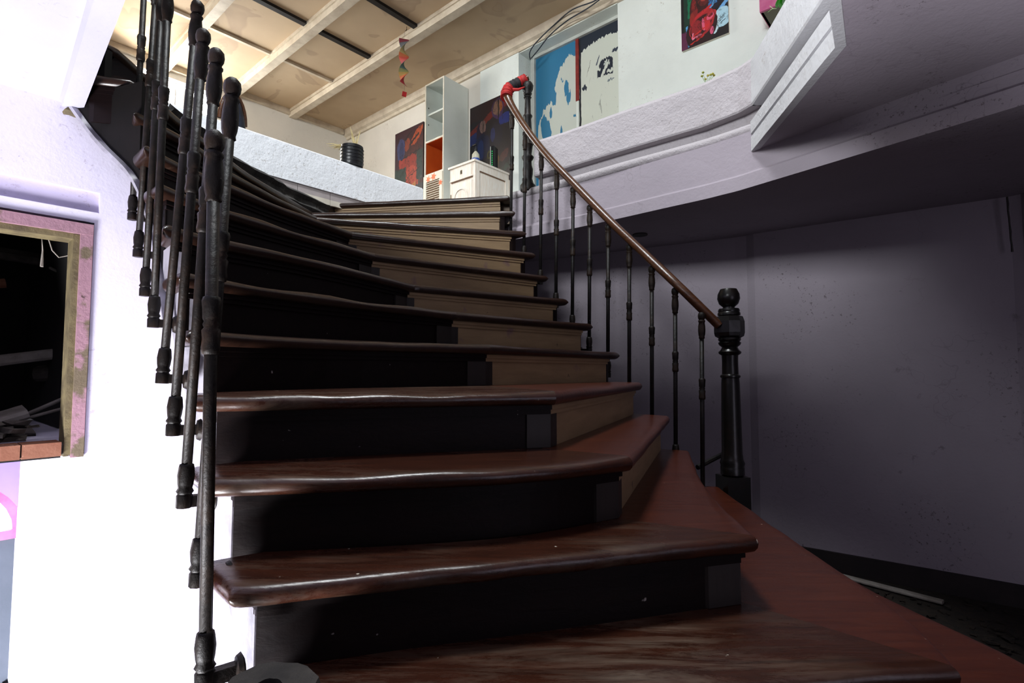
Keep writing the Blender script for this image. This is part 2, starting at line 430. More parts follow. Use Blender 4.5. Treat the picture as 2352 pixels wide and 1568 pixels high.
# recess band and parapet of the right gallery, round the projecting bay
gp0 = P(1232, 420, 1.36)
G2 = [(gp0.x, gp0.y)] + G[1:4] + [(1.25, 2.84), (1.29, 2.745), (1.24, 2.30), (1.185, 1.835), (.76, 1.22)]
G2s = dens(G2, 4)
rec = profile_loft(G2s, [(-.16, 1.31), (-.03, 1.31), (-.03, 1.42), (-.16, 1.42)], 'wall_recess_band', m_parapet)
struct(rec, 'recessed mauve band between right parapet and moulding', 'wall')
PPR = [(-.16, 1.40), (.025, 1.40), (.03, 1.41), (.028, 1.64), (.012, 1.664), (-.14, 1.668), (-.16, 1.65)]
par = profile_loft(dens(G2[:6], 4), PPR, 'wall_parapet_right', m_parapet)
struct(profile_loft(dens(G2[5:], 4), PPR, 'wall_parapet_bay', m_bay_lit), 'parapet of the projecting gallery bay, lit side painted lighter', 'parapet')
struct(par, 'low peeling lavender parapet around the right gallery', 'parapet')
bay = profile_loft(dens(G2[5:], 5), [(.0, 1.155), (.035, 1.155), (.035, 1.232), (.022, 1.236), (.022, 1.245), (.035, 1.249), (.035, 1.315), (-.01, 1.335), (-.16, 1.335), (-.16, 1.30), (.0, 1.30)], 'trim_3', m_bay_lit)
struct(bay, 'white grooved fascia of the projecting gallery bay', 'moulding')
mb = MB().prism([(1.33, 2.86), (1.275, 2.745), (1.23, 2.30), (1.175, 1.84), (.755, 1.24), (.3, .6), (.3, -2.2), (4.2, -2.2), (4.2, 3.3), (1.6, 3.3)], 1.157 + EZ, 1.30 + EZ)
struct(mb.build('ceiling', m_lav), 'dark lavender soffit of the projecting gallery bay', 'ceiling')
# downlight hole under the gallery
q = P(1470, 539, .962)
mb = MB().lathe([(.045, -.004), (.052, -.004), (.052, .004), (.045, .004)], 16, (q.x, q.y, .962 + EZ)); mb.f = mb.f
dl = empty('recessed_downlight', (q.x, q.y, .962 + EZ))
mb.build('rim', m_base, dl, world=True)
MB().lathe([(.044, -.002), (.044, .02)], 16, (q.x, q.y, .962 + EZ)).build('socket', m_dark, dl, world=True)
tag(dl, 'small round recessed light socket in the lavender gallery ceiling', 'light')

# upper floor slab
fl = [(-.02, 4.0)] + [tuple(Vector(g) + Vector((.05, .06))) for g in G[1:]] + [(4.2, 2.9), (4.2, 3.3), (2.9, 3.5), (-2.47, 7.95), (-6.6, 3.3), (-2.75, 2.75), (-1.88, 3.42), (-1.38, 4.12)]
struct(MB().prism(fl, 1.12 + EZ, UPPER + EZ).build('floor', m_floor), 'floor of the upper room behind the parapets', 'floor')
# left gallery slab overhead, with its lowered lip
sl = [(-1.74, 2.10), (-1.09, 1.457), (-.1, .50), (-.1, -2.2), (-5.2, -2.2), (-5.2, 1.0), (-2.9, 2.75)]
sl = [(-1.72, 2.08), (-1.10, 1.457), (-.1, .50), (-.1, -2.2), (-5.2, -2.2), (-5.4, -.6), (-1.95, 2.10)]
struct(MB().prism(sl, 1.062 + EZ, 1.30 + EZ).build('ceiling', m_soffit), 'white soffit of the left gallery overhead', 'ceiling')
d = (Vector((-1.10, 1.457)) - Vector((-1.703, 2.068))).normalized(); nrm = Vector((-d.y, d.x))
if nrm.x < 0: nrm = -nrm
mb = MB(); a = Vector((-1.703, 2.068)) - d * .0; L = 2.3
A1 = a - nrm * .062
mb.add([W3(a, 1.03), W3(A1, 1.03), W3(A1 - nrm * .012, 1.075), W3(a, 1.31)] + [W3(a + d * L, 1.03), W3(A1 + d * L, 1.03), W3(A1 - nrm * .012 + d * L, 1.075), W3(a + d * L, 1.31)],
       [(0, 1, 2, 3), (7, 6, 5, 4), (0, 4, 5, 1), (1, 5, 6, 2), (2, 6, 7, 3), (3, 7, 4, 0)])
struct(mb.build('trim_4', m_soffit), 'white lip along the edge of the left gallery soffit', 'moulding')

# left wall: window opening above, passage below
uJ, _ = LW(163, 900); uF, _ = LW(206, 760); uR, _ = LW(229, 465)
_, hHead = LW(100, 492); _, hHeadIn = LW(100, 531); _, hSillT = LW(75, 1012); _, hSillB = LW(75, 1052)
_, hRb = LW(120, 470); _, hRt = LW(120, 421)
T = -.14; UL = -2.6
mb = MB()
def lbox(u0, u1, n0, n1, h0, h1): mb.slab([LP(u0, n0, h0), LP(u1, n0, h0), LP(u1, n0, h1), LP(u0, n0, h1)], LP(0, n1, 0) - LP(0, n0, 0))
mb.slab([LP(uR, 0, -3), LP(2.1, 0, -3), LP(2.1, 0, -.35), LP(1.1, 0, .3), LP(.45, 0, .74), LP(.25, 0, .86), LP(.06, 0, 1.06), LP(uR, 0, 1.06)], LP(0, T, 0) - LP(0, 0, 0))
lbox(uF, uR, 0, T, -3, hRb); lbox(uJ, uF, 0, T, -3, hSillB)
lbox(UL, uF, 0, T, hHead, hRb); lbox(UL, uR, 0, T, hRt, 1.062); 
struct(mb.build('wall_left', m_lav_white), 'sunlit white wall with the broken window opening', 'wall')
mb = MB(); lbox(UL, uR, -.018, T, hRb, hRt)
struct(mb.build('trim_8', plaster('shade_tinted_band', (.56, .51, .68), (.4, .35, .45), .1, 0)), 'recessed band above the broken window, shade painted as lilac', 'trim')  # lilac colour stands in for shade inside the shallow recess
# passage under the window
NP = -1.15
mb = MB(); lbox(uJ, uJ + .1, -.13, NP - .1, -3, hSillB)
struct(mb.build('wall_passage', m_lav_white), 'pale lavender side wall of the passage below the window', 'wall')
uD, hSp = LW(56, 1214, NP)           # springing of the arch, right end
_, hTop = LW(0, 1131, NP); R = .62; uC = uD - R
mb = MB()
# far wall pieces with an arched opening
pts = [LP(uD, NP, -3), LP(uJ + .02, NP, -3), LP(uJ + .02, NP, hSillB), LP(uC - R - .6, NP, hSillB), LP(uC - R - .6, NP, hSp), LP(uC - R, NP, hSp)]
arc = [(uC - R * math.cos(t), hSp + R * .62 * math.sin(t)) for t in [math.pi * i / 20 for i in range(21)]]
pts += [LP(a, NP, b) for a, b in arc[1:]]
mb.slab(pts, LP(0, -.12, 0) - LP(0, 0, 0))
struct(mb.build('wall_passage_end', m_purple), 'purple end wall of the passage above the arched door', 'wall')
mb = MB(); lbox(UL, uJ + .1, -.13, NP - .1, hSillB + .01, hSillB + .06)
struct(mb.build('ceiling', m_lav_white), 'ceiling of the passage below the broken window', 'ceiling')
# fanlight
fan = empty('window_1', LP(uC, NP - .04, hSp))
ring = MB(); rr = []
for a, b in arc:
    k = .93
    ia, ib = uC + (a - uC) * k, hSp + (b - hSp) * k + .0
    rr.append([LP(a, NP - .02, b), LP(ia, NP - .02, ib), LP(ia, NP - .08, ib), LP(a, NP - .08, b)])
ring.loft(rr); ring.build('frame', m_pink, fan, world=True)
mb = MB(); lbox(uC - R, uD, NP - .02, NP - .08, hSp - .045, hSp + .0); mb.build('transom', m_pink, fan, world=True)
MB().slab([LP(uC + (a - uC) * .93, NP - .05, hSp + (b - hSp) * .93) for a, b in arc], LP(0, -.01, 0) - LP(0, 0, 0)).build('pane', m_glow, fan, world=True)
tag(fan, 'bright half-round fanlight with pink frame over the grey door', 'window', None, 'structure')
# door below
dr = empty('door_1', LP(uC, NP - .04, -3))
mb = MB(); lbox(uC - R, uD - .02, NP - .05, NP - .09, -3, hSp - .05); body = mb.build('leaf', m_door, dr, world=True)
for c0, c1 in ((uC - R + .08, uC - .06), (uC + .08, uD - .12)):
    for z0, z1 in ((hSp - .55, hSp - .14), (hSp - 1.02, hSp - .63), (-2.85, hSp - 1.12)):
        mb = MB(); lbox(c0, c1, NP - .05, NP - .035, z0, z1); mb.build('raised_panel', m_door, dr, world=True)
        mb = MB(); lbox(c0 + .03, c1 - .03, NP - .035, NP - .028, z0 + .03, z1 - .03); mb.build('panel_field', m_door, dr, world=True)
mb = MB(); lbox(uD - .018, uD + .01, NP + .005, NP - .06, -3, hSp - .045); mb.build('jamb', m_pink, dr, world=True)
mb = MB(); lbox(uD - .05, uD - .02, NP - .02, NP - .05, hSp - .9, hSp - .78); mb.build('hinge', m_dark, dr, world=True)
tag(dr, 'blue-grey panelled door with pink jamb at the end of the passage', 'door', None, 'structure')

# broken window with stripped timber frame
uI, _ = LW(166, 800)
wn = empty('window_2', LP(uI, 0, hSillB))
mb = MB(); lbox(uI + .008, uF - .004, .012, -.12, hSillB - .01, hHead - .012); mb.build('jamb', m_frame_old, wn, world=True)
mb = MB(); lbox(uI - .012, uI + .008, .0, -.10, hSillB - .005, hHeadIn + .008); mb.build('bead', m_bead, wn, world=True)
mb = MB(); lbox(UL, uF - .004, .014, -.12, hHeadIn + .01, hHead - .012); mb.build('head', m_frame_old, wn, world=True)
mb = MB(); lbox(UL, uI - .01, .0, -.10, hHeadIn - .012, hHeadIn + .012); mb.build('bead', m_bead, wn, world=True)
for k in range(6):
    b0 = uI - .016 - (k + 1) * .118; mb = MB(); lbox(b0, b0 + .113, .012, -.10, hSillB, hSillT - .012); mb.build('brick', m_brick, wn, world=True)
mb = MB(); lbox(UL, uI - .012, -.004, -.13, hSillB + .004, hSillT - .018); mb.build('mortar_bed', m_debris, wn, world=True)
tag(wn, 'broken window opening with peeling pink timber frame and brick sill', 'window', None, 'structure')
# dark store room behind it
SR = -1.6
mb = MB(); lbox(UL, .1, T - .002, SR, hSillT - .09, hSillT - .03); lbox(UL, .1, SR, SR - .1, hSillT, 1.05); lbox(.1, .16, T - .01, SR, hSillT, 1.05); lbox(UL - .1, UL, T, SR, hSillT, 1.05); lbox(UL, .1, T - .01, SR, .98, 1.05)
struct(mb.build('wall_store_room', m_dark), 'near-black inside of the store room', 'wall')
def plank(name, a, b, wd, th, mat, label, cat, roll=0.):
    a, b = Vector(a), Vector(b); x = (b - a); L = x.length; x.normalize()
    y = Vector((0, 0, 1)).cross(x).normalized(); z = x.cross(y)
    y, z = y * math.cos(roll) + z * math.sin(roll), z * math.cos(roll) - y * math.sin(roll)
    rings = []
    for i in range(7):
        t = i / 6; p = a + x * L * t; k = .5 * wd * (1 + .12 * noise.noise(Vector((t * 3, wd * 50, L))))
        e = .3 * th
        rings.append([p - y * k - z * (th / 2 - e), p - y * (k - e) - z * th / 2, p + y * (k - e) - z * th / 2, p + y * k - z * (th / 2 - e),
                      p + y * k + z * (th / 2 - e), p + y * (k - e) + z * th / 2, p - y * (k - e) + z * th / 2, p - y * k + z * (th / 2 - e)])
    return tag(MB().loft(rings).build(name, mat), label, cat)
def LQ(px, py, n): u, h = LW(px, py, n); return LP(u, n, h)
plank('plank', LQ(-60, 835, -.75), LQ(180, 806, -.75), .05, .03, m_debris_l, 'pale slotted board lying across the dark store room', 'board', 1.4)
plank('plank', LQ(-40, 975, -.4), LQ(60, 945, -.4), .12, .04, m_debris_l, 'thick broken board lying low in the store room', 'board', .2)
plank('plank', LQ(60, 952, -.5), LQ(170, 905, -.35), .02, .015, m_debris_l, 'thin upper stick slanting up over the store room litter', 'stick')
plank('plank', LQ(70, 958, -.4), LQ(165, 932, -.3), .016, .012, m_debris_l, 'thin lower stick slanting over the store room litter', 'stick')
plank('timber_post', LQ(85, 858, -.9), LQ(185, 852, -.8), .09, .07, m_debris, 'short squared timber lying in the store room', 'timber', .3)
plank('timber_post', LQ(-30, 652, -.7), LQ(12, 650, -.7), .05, .04, m_brick, 'reddish timber end sticking into the store room', 'timber', .2)
plank('roof_batten', LQ(115, 615, -.8), LQ(175, 645, -.6), .012, .012, m_debris_l, 'thin batten under the store room ceiling', 'batten')
plank('plank', LQ(-40, 575, -1.1), LQ(150, 605, -1.1), .10, .04, m_debris, 'dark rafter board at the top of the store room', 'board', .5)
def rubble(name, n, place, smin, smax, mat, label):
    mb = MB()
    for _ in range(n):
        c = place(); s = random.uniform(smin, smax)
        R = Matrix.Rotation(random.uniform(0, 6.3), 3, 'Z') @ Matrix.Rotation(random.uniform(-.5, .5), 3, 'X')
        vs = [Vector(c) + R @ Vector((x * s * random.uniform(.6, 1.4), y * s * random.uniform(.3, .8), z * s * random.uniform(.1, .35))) for z in (-1, 1) for x, y in ((-1, -1), (1, -1), (1, 1), (-1, 1))]
        mb.add(vs, [(3, 2, 1, 0), (4, 5, 6, 7), (0, 1, 5, 4), (1, 2, 6, 5), (2, 3, 7, 6), (3, 0, 4, 7)])
    return tag(mb.build(name, mat), label, 'rubble', None, 'stuff')
rubble('rubble', 420, lambda: LP(random.uniform(-1.4, -.03), random.uniform(-.8, -.10), hSillT - .018 + random.uniform(0, .08)), .012, .05, m_debris, 'grey rubble and leaves on the store room sill')
mb = MB(); mb.tube([LQ(95, 536, -.1), LQ(98, 575, -.11), LQ(96, 612, -.1)], [.002, .003, .006], 5)
mb.tube([LQ(108, 538, -.1), LQ(120, 575, -.1), LQ(135, 591, -.1), LQ(155, 587, -.1), LQ(172, 576, -.1)], .0025, 5)
tag(mb.build('cobweb', m_debris_l), 'dusty cobweb strand hanging from the window head', 'cobweb')
# torn timber end under the lip
rings = []
for k in range(6):
    t = k / 5; c = P(160 + 62 * t, 256 + 8 * t, 1.02)
    rr = .028 * (1 + .35 * noise.noise(Vector((t * 5, 1, 2)))); rings.append([W3((c.x + rr * .6 * math.cos(a), c.y + rr * math.sin(a)), 1.025 - .012 * t + rr * .8 * math.sin(a * 1.0 + 1) * (1 + .3 * noise.noise(Vector((t * 9, a, 0))))) for a in [2 * math.pi * j / 9 for j in range(9)]])
struct(MB().loft(rings).build('trim_5', m_bead), 'torn timber end below the corner of the left soffit', 'timber')

# ------------------------------------------------------------------ upper room
CE = 3.60
sJL, _ = UP(1194, 108); sJR, _ = UP(1419, 50); S1 = 7.2
_, hLin = UP(1419, 14)
DD = -.16
mb = MB()
def ubox(s0, s1, n0, n1, h0, h1, M_=None): (M_ or mb).slab([U(s0, n0, h0), U(s1, n0, h0), U(s1, n0, h1), U(s0, n0, h1)], U(0, n1, 0) - U(0, n0, 0))
sP, _ = UP(1106, 155)
ubox(-.1, sP, 0, -.25, UPPER, CE + .1); 
struct(mb.build('wall_back', m_creamwall), 'cream back wall behind the tall shelf unit', 'wall')
mb = MB(); ubox(sP, sJL, .02, -.25, UPPER, CE + .1); ubox(sJR, S1, 0, -.25, UPPER, CE + .1); ubox(sJL, sJR, .01, -.25, hLin + .02, CE + .1); ubox(sJL, sJR, DD - .05, -.25, UPPER, hLin + .03)
struct(mb.build('wall_back', m_whitewall), 'white back wall around the painted double door', 'wall')
# far wall with window
n0, hw1 = FP(488, 205); n1, _ = FP(300, 160); hb, ht = 2.0, 3.45
mb = MB()
def fbox(n0_, n1_, s0, s1, h0, h1): mb.slab([U(s0, n0_, h0), U(s0, n1_, h0), U(s0, n1_, h1), U(s0, n0_, h1)], U(s1, 0, 0) - U(s0, 0, 0))
fbox(-.1, n0, 0, -.2, UPPER, CE + .1); fbox(n1, 5.6, 0, -.2, UPPER, CE + .1); fbox(n0, n1, 0, -.2, ht, CE + .1); fbox(n0, n1, 0, -.2, UPPER, hb)
struct(mb.build('wall_far', m_creamwall), 'cream far wall of the upper room with the bright window', 'wall')
win = empty('window_3', U(-.1, (n0 + n1) / 2, hb))
mb = MB(); fbox(n0, n1, -.16, -.17, hb, ht); mb.build('pane', m_sky_pane, win, world=True)
m_grille = plain('grey_window_grille', (.55, .56, .58), None, rough=.6)
nn = 9
for k in range(nn + 1):
    a = n0 + (n1 - n0) * k / nn; mb = MB(); fbox(a - .008, a + .008, -.08, -.10, hb, ht); mb.build('grille_bar', m_grille, win, world=True)
for k in range(12):
    a = hb + (ht - hb) * k / 11; mb = MB(); fbox(n0, n1, -.085, -.095, a - .005, a + .005); mb.build('grille_bar', m_grille, win, world=True)
na, ha = FP(368, 195); nb, hb2 = FP(318, 150)
for k in range(7):
    z = 3.15 + k * .04; mb = MB(); fbox(na, nb, -.05, -.07, z, z + .026); mb.build('louvre_slat', m_brick, win, world=True)
tag(win, 'overexposed barred window of the upper room behind the balusters', 'window', None, 'structure')
# ceiling: panels, beams, battens
def sn(px, py, h): q = P(px, py, h); v = Vector((q.x, q.y)) - C0; return v.dot(EA), v.dot(EN)
def avg(l, k, h): return sum(sn(*p, h)[k] for p in l) / len(l)
nb3 = avg([(690, 268), (1080, 0)], 1, 3.5); nb2 = avg([(550, 218), (800, 0)], 1, 3.5); nb1 = avg([(395, 150), (515, 0)], 1, 3.5)
sa = avg([(775, 195), (655, 143), (628, 130)], 0, 3.57); sb_ = avg([(865, 135), (575, 0), (720, 70)], 0, 3.57); sc_ = avg([(965, 68), (845, 0)], 0, 3.57)
print('beams', nb1, nb2, nb3, 'strips', sa, sb_, sc_, 'door', sJL, sJR, hLin)
cl = empty('ceiling', U(2, 2, CE))
lines_n = [0, nb3, nb2, nb1, nb1 * 2 - nb2, 5.6]; lines_s = [0, sa, sb_, sc_, 2 * sc_ - sb_, 7.2]
for i in range(len(lines_n) - 1):
    for j in range(len(lines_s) - 1):
        if i == 0 and j > 0: continue
        s1_ = lines_s[j + 1] if i else 6.2
        if U(lines_s[j], lines_n[i], 0).y < 4.7: continue
        mb = MB(); ubox(lines_s[j] + .004, s1_ - .004, lines_n[i] + .004, lines_n[i + 1] - .004, CE, CE + .02)
        mb.build('ceiling_panel', m_ceil, cl, world=True)
for nbm in (nb3, nb2, nb1, lines_n[4]):
    s_end = max(.5, (7.887 - 4.3 - .7553 * nbm) / .6553)
    mb = MB(); ubox(0, s_end, nbm - .045, nbm + .045, CE - .10, CE + .0); mb.build('beam', m_beam, cl, world=True)
    mb = MB(); ubox(0, s_end, nbm - .060, nbm + .060, CE - .035, CE + .001); mb.build('beam_moulding', m_beam, cl, world=True)
for i in range(1, len(lines_n) - 1):
    for j, (s_, wd, mt) in enumerate(((sa, .018, m_beam), (sb_, .03, m_batten), (sc_, .03, m_batten), (lines_s[4], .03, m_batten))):
        if U(s_, lines_n[i], 0).y < 4.7: continue
        mb = MB(); ubox(s_ - wd, s_ + wd, lines_n[i] + .06, lines_n[i + 1] - .06, CE - .03, CE + .001); mb.build('batten', mt, cl, world=True)
tag(cl, 'water-stained beige panelled ceiling of the upper room', 'ceiling', None, 'structure')
mb = MB(); mb.slab([U(0, 0, CE - .12), U(0, .03, CE - .12), U(0, .04, CE - .09), U(0, .075, CE - .075), U(0, .09, CE - .04), U(0, .10, CE), U(0, 0, CE)], U(S1, 0, 0) - U(0, 0, 0))
struct(mb.build('trim_6', m_beam), 'cream cornice along the top of the back wall', 'cornice')
mb = MB(); fbox(.1, 5.6, .0, .05, CE - .07, CE)
struct(mb.build('trim_7', m_beam), 'flat cornice strip above the bright window', 'cornice')

# left parapet of the upper floor with tile skirting
pl0 = Vector((-.789, 4.674)); pl1 = Vector((-1.851, 3.426)); dd = (pl1 - pl0).normalized(); pn = Vector((dd.y, -dd.x))
if pn.y > 0: pn = -pn
# pn faces the stair
def PL(t, n, h): p = pl0 + dd * t + pn * n; return W3(p, h)
mb = MB(); LPm = 3.0
mb.slab([PL(0, 0, 1.36), PL(0, 0, 1.62), PL(0, -.02, 1.635), PL(0, -.15, 1.635), PL(0, -.15, 1.36)], PL(LPm, 0, 0) - PL(0, 0, 0))
struct(mb.build('wall_parapet_left', m_parapet_w), 'low white parapet at the head of the stairs', 'parapet')
sk = empty('baseboard_parapet', PL(0, -.05, UPPER))
for k in range(10):
    t0 = .12 + k * .26
    mb = MB(); mb.slab([PL(t0, -.03, 1.30), PL(t0, -.012, 1.30), PL(t0, -.012, 1.362), PL(t0, -.03, 1.362)], PL(.256, 0, 0) - PL(0, 0, 0)); mb.build('tile', m_grey_tile, sk, world=True)
    mb = MB(); q = [PL(t0 + .256 * j / 6, -.010, 1.262 + .012 * noise.noise(Vector((k, j * .6, 3)))) for j in range(7)] + [PL(t0 + .256, -.010, 1.302), PL(t0, -.010, 1.302)]
    mb.slab(q, PL(0, -.02, 0) - PL(0, 0, 0)); mb.build('tile', m_tile, sk, world=True)
tag(sk, 'broken cream and mauve skirting tiles under the white parapet', 'skirting', None, 'structure')

# painted double door
mb = MB()
dr = empty('door_2', U((sJL + sJR) / 2, DD, UPPER))
sl0, hd = UP(1231, 137, DD); sl1, _ = UP(1323, 100, DD); sr1, _ = UP(1330, 97, DD); se = UP(1421, 60, DD)[0] + .03
def remap(l, z0, k):
    out = []
    for q in l:
        q = list(q)
        if q[0] == 'l': q[2] = z0 + k * q[2]; q[4] = z0 + k * q[4]; q[5] *= k
        else: q[2] = z0 + k * q[2]; q[4] *= k
        out.append(tuple(q))
    return out
m_blue = painted('peeling_blue_paint', '276f93', remap([
    ('e', .82, .40, .40, .44, 'bcc2b8'), ('e', .55, .10, .50, .34, 'bcc2b8'), ('e', .80, .74, .16, .12, 'bcc2b8'),
    ('e', .72, .50, .05, .09, '276f93'), ('e', .77, .38, .05, .07, '276f93', 20), ('e', .24, .12, .13, .14, '276f93', -20), ('e', .44, .44, .05, .10, '276f93', 30), ('e', .36, .28, .03, .05, '276f93'), ('e', .62, .62, .03, .015, '276f93'), ('e', .60, .02, .03, .06, '276f93'), ('e', .90, .16, .03, .02, '276f93')], .56, .44), .035, 16, .6)
m_pale = painted('worn_pale_door_paint', 'c4c9bd', remap([
    ('b', .5, .93, .6, .10, '16202e'), ('e', .5, .80, .75, .17, '16202e'), ('e', .62, .72, .75, .17, 'c4c9bd'), ('b', .02, .4, .02, .6, '1a1e26'),
    ('e', .60, .60, .15, .055, '131c2c'), ('e', .62, .56, .13, .06, '131c2c'), ('e', .62, .585, .07, .02, 'a9b0aa'), ('b', .58, .505, .17, .04, '131c2c'), ('e', .56, .52, .12, .028, 'c4c9bd', 20), ('e', .68, .50, .07, .02, 'c4c9bd'), ('e', .60, .615, .03, .012, 'c4c9bd'),
    ('e', .12, .42, .055, .03, '1a2434'), ('e', .80, .70, .07, .02, '2a3444'), ('e', .42, .66, .05, .015, '3a4454', 30), ('e', .97, .46, .06, .05, '1a2434'), ('e', .70, .40, .08, .01, '6a7478'), ('e', .22, .62, .06, .008, '6a6a60', 40)], .56, .44), .02, 18, .6, grime=('8d9188', 9, .62, .66))
mb = MB(); ubox(sl0, sl1, DD, DD - .04, UPPER, hd); mb.build('leaf', m_blue, dr, world=True)['label'] = 'door leaf with peeling sky blue paint'
mb = MB(); ubox(sr1, se, DD, DD - .04, UPPER, hd); mb.build('leaf', m_pale, dr, world=True)['label'] = 'pale door leaf with dark blue stencil marks'
mb = MB(); _, hr = UP(1326, 233, DD); ubox(sl1, sr1, DD + .012, DD - .03, hr, hd); mb.build('astragal', plain('faded_red_strip', '8a2a24', '6a201c', 12, .6), dr, world=True)
mb = MB(); ubox(sl1 + .004, sr1 - .004, DD + .008, DD - .03, UPPER, hr); mb.build('astragal', m_white, dr, world=True)
m_gframe = plain('grey_door_frame', (.50, .52, .48), (.42, .43, .40), 8, .6)
mb = MB(); ubox(sl0 - .05, sl0, DD + .03, DD - .05, UPPER, hd + .08); mb.build('frame_post', m_gframe, dr, world=True)
mb = MB(); ubox(sl0 - .05, se, DD + .03, DD - .05, hd, hd + .07); ubox(sl0 - .05, se, DD + .06, DD - .05, hd + .075, hd + .12); mb.build('frame_head', m_gframe, dr, world=True)
tag(dr, 'worn double door with peeling blue and stencilled pale leaves', 'door', None, 'structure')

# ================================================================== STAIRCASE
# nosing lines: left part to the kink, right part from the kink
def plan(i, pts): return [(P(px, py, HN(i)).x, P(px, py, HN(i)).y) for px, py in pts]
N = {
 11: ([(-1.78, 1.985), (-1.575, 2.02), (-1.60, 2.40), (-1.62, 3.1), (-1.38, 4.06)], [(-1.38, 4.06), (-.04, 3.88)]),
 10: ([(-1.62, 1.965)] + [(-1.455, 2.01), (-1.48, 2.36), (-1.50, 2.95), (-1.42, 3.74)], [(-1.42, 3.74), (.003, 3.70)]),
 9: ([(-1.38, 1.93)] + plan(9, [(408, 302), (466, 337), (547, 400)]) + [(-1.21, 3.27)], [(-1.21, 3.27), (.08, 3.61)]),
 8: ([(-1.27, 1.83)] + plan(8, [(408, 367), (524, 416), (650, 470)]) + [(-.90, 2.98)], [(-.90, 2.98), (.142, 3.52)]),
 7: ([(-1.15, 1.74)] + plan(7, [(518, 475), (650, 517)]) + [(-.83, 2.545), (-.715, 2.77)], [(-.715, 2.77), (.22, 3.43)]),
 6: ([(-1.05, 1.62)] + plan(6, [(510, 545), (650, 574)]) + [(-.723, 2.22), (-.50, 2.74)], [(-.50, 2.74), (.335, 3.30)]),
 5: ([(-.92, 1.50), (-.80, 1.74), (-.648, 1.99), (-.257, 2.50)], [(-.257, 2.50), (.46, 3.12)]),
 4: ([(-.845, 1.42), (-.6, 1.80), (-.09, 2.20)], [(-.09, 2.20), (.605, 3.05)]),
 3: ([(-.755, 1.30), (-.3, 1.45), (.13, 1.58)], [(.13, 1.58), (.70, 2.90)]),
 2: ([(-.63, 1.15), (0., 1.28), (.325, 1.455)], [(.325, 1.455), (.81, 2.77)]),
 1: (plan(1, [(556, 1350), (1176, 1286), (1742, 1230)]), [(.59, 1.30), (.68, 1.90), (.895, 2.72)]),
 0: ([(-.27, .87), (.1, .96), (.50, 1.03), (.86, 1.06)], [(.86, 1.06), (.925, 1.30), (.96, 1.80), (1.03, 2.68)]),
 -1: ([(-.22, .55), (.4, .66), (1.24, .76)], [(1.24, .76), (1.31, 1.36), (1.24, 1.75), (1.16, 2.5)]),
 -2: ([(-.06, .28), (.5, .38), (1.5, .45)], [(1.5, .45), (1.55, 1.4), (1.5, 2.4)]),
 -3: ([(.05, .02), (.6, .1), (1.8, .15)], [(1.8, .15), (1.82, 1.4), (1.75, 2.3)]),
}
N[1] = (N[1][0], [N[1][0][-1]] + N[1][1][1:])
def resample(pts, n):
    pts = [Vector(p) for p in pts]; L = [0]
    for a, b in zip(pts, pts[1:]): L.append(L[-1] + (b - a).length)
    out = []
    for k in range(n):
        t = L[-1] * k / (n - 1); i = 0
        while i < len(pts) - 2 and L[i + 1] < t: i += 1
        s = (t - L[i]) / max(L[i + 1] - L[i], 1e-9); out.append(pts[i].lerp(pts[i + 1], s))
    return out
def smooth_line(pts):
    return catmull([tuple(p) for p in pts], 5) if len(pts) > 2 else pts
SEG = 26
NL_ = {}; NR_ = {}
for i, (l, r) in N.items():
    NL_[i] = resample(l if i in (10, 11) else smooth_line(l), SEG); NR_[i] = resample(smooth_line(r), SEG)
stair = empty('staircase', (0, 1.0, FLOOR_H + EZ))
TT = .042
def tread_mesh(F, B, h, seed, round_l, round_r, dip=.006):
    n = len(F); rings = []
    def ring(p, b, sc, dz):
        d = (p - b); d.normalize(); rad = TT / 2; zc = h - rad
        top = h
        out = [(b, zc + rad * sc), (b.lerp(p, .5), zc + rad * sc)]
        res = [Vector((b.x, b.y, zc + rad * sc)), Vector((p.x - d.x * rad * 2.2, p.y - d.y * rad * 2.2, zc + rad * sc - dz * .4))]
        for a in (80, 55, 30, 5, -25, -55, -85):
            A = math.radians(a)
            res.append(Vector((p.x - d.x * rad * (1 - math.cos(A)), p.y - d.y * rad * (1 - math.cos(A)), zc + rad * sc * math.sin(A) - dz * max(0, math.sin(A)))))
        res.append(Vector((b.x, b.y, zc - rad * sc)))
        return [WZ(q) for q in res]
    for k in range(n):
        t = k / (n - 1)
        dz = dip * max(0, .5 + noise.noise(Vector((t * 5 + seed * 3.1, seed, 0)))) * (math.sin(math.pi * min(1, max(0, t))) ** .5 if 0 < t < 1 else 0)
        j = Vector(((noise.noise(Vector((t * 9, seed, 5))) * .006), (noise.noise(Vector((t * 11, seed, 9))) * .006)))
        if k in (0, n - 1): j = Vector((0, 0))
        rings.append(ring(F[k] + j, B[k], 1., dz))
    def ends(k, k2):
        t = (F[k] - F[k2]).normalized(); t2 = (B[k] - B[k2]).normalized() if (B[k] - B[k2]).length > 1e-6 else t
        t2 = t2 if t2.dot(t) > .2 else t
        return [ring(F[k] + t * TT / 2 * math.cos(a), B[k] + t2 * TT / 2 * math.cos(a), math.sin(a), 0) for a in (math.radians(60), math.radians(30), math.radians(8))]
    if round_l: rings = ends(0, 1)[::-1] + rings
    if round_r: rings = rings + ends(n - 1, n - 2)
    return MB().loft(rings)
def back_of(i, line, side):
    nxt = (NL_ if side == 'L' else NR_).get(i + 1)
    if side == 'L' and i in (9, 10): nxt = resample(N[i + 1][0][1:], SEG)
    out = []
    for k in range(SEG):
        if nxt is None:
            t = (line[min(k + 1, SEG - 1)] - line[max(k - 1, 0)]).normalized(); nb = Vector((-t.y, t.x)); out.append(line[k] + nb * .22)
        else:
            v = nxt[k] - line[k]; out.append(nxt[k] + v.normalized() * .05 * (min(1, k / 3) if side == 'L' else 1))
    return out
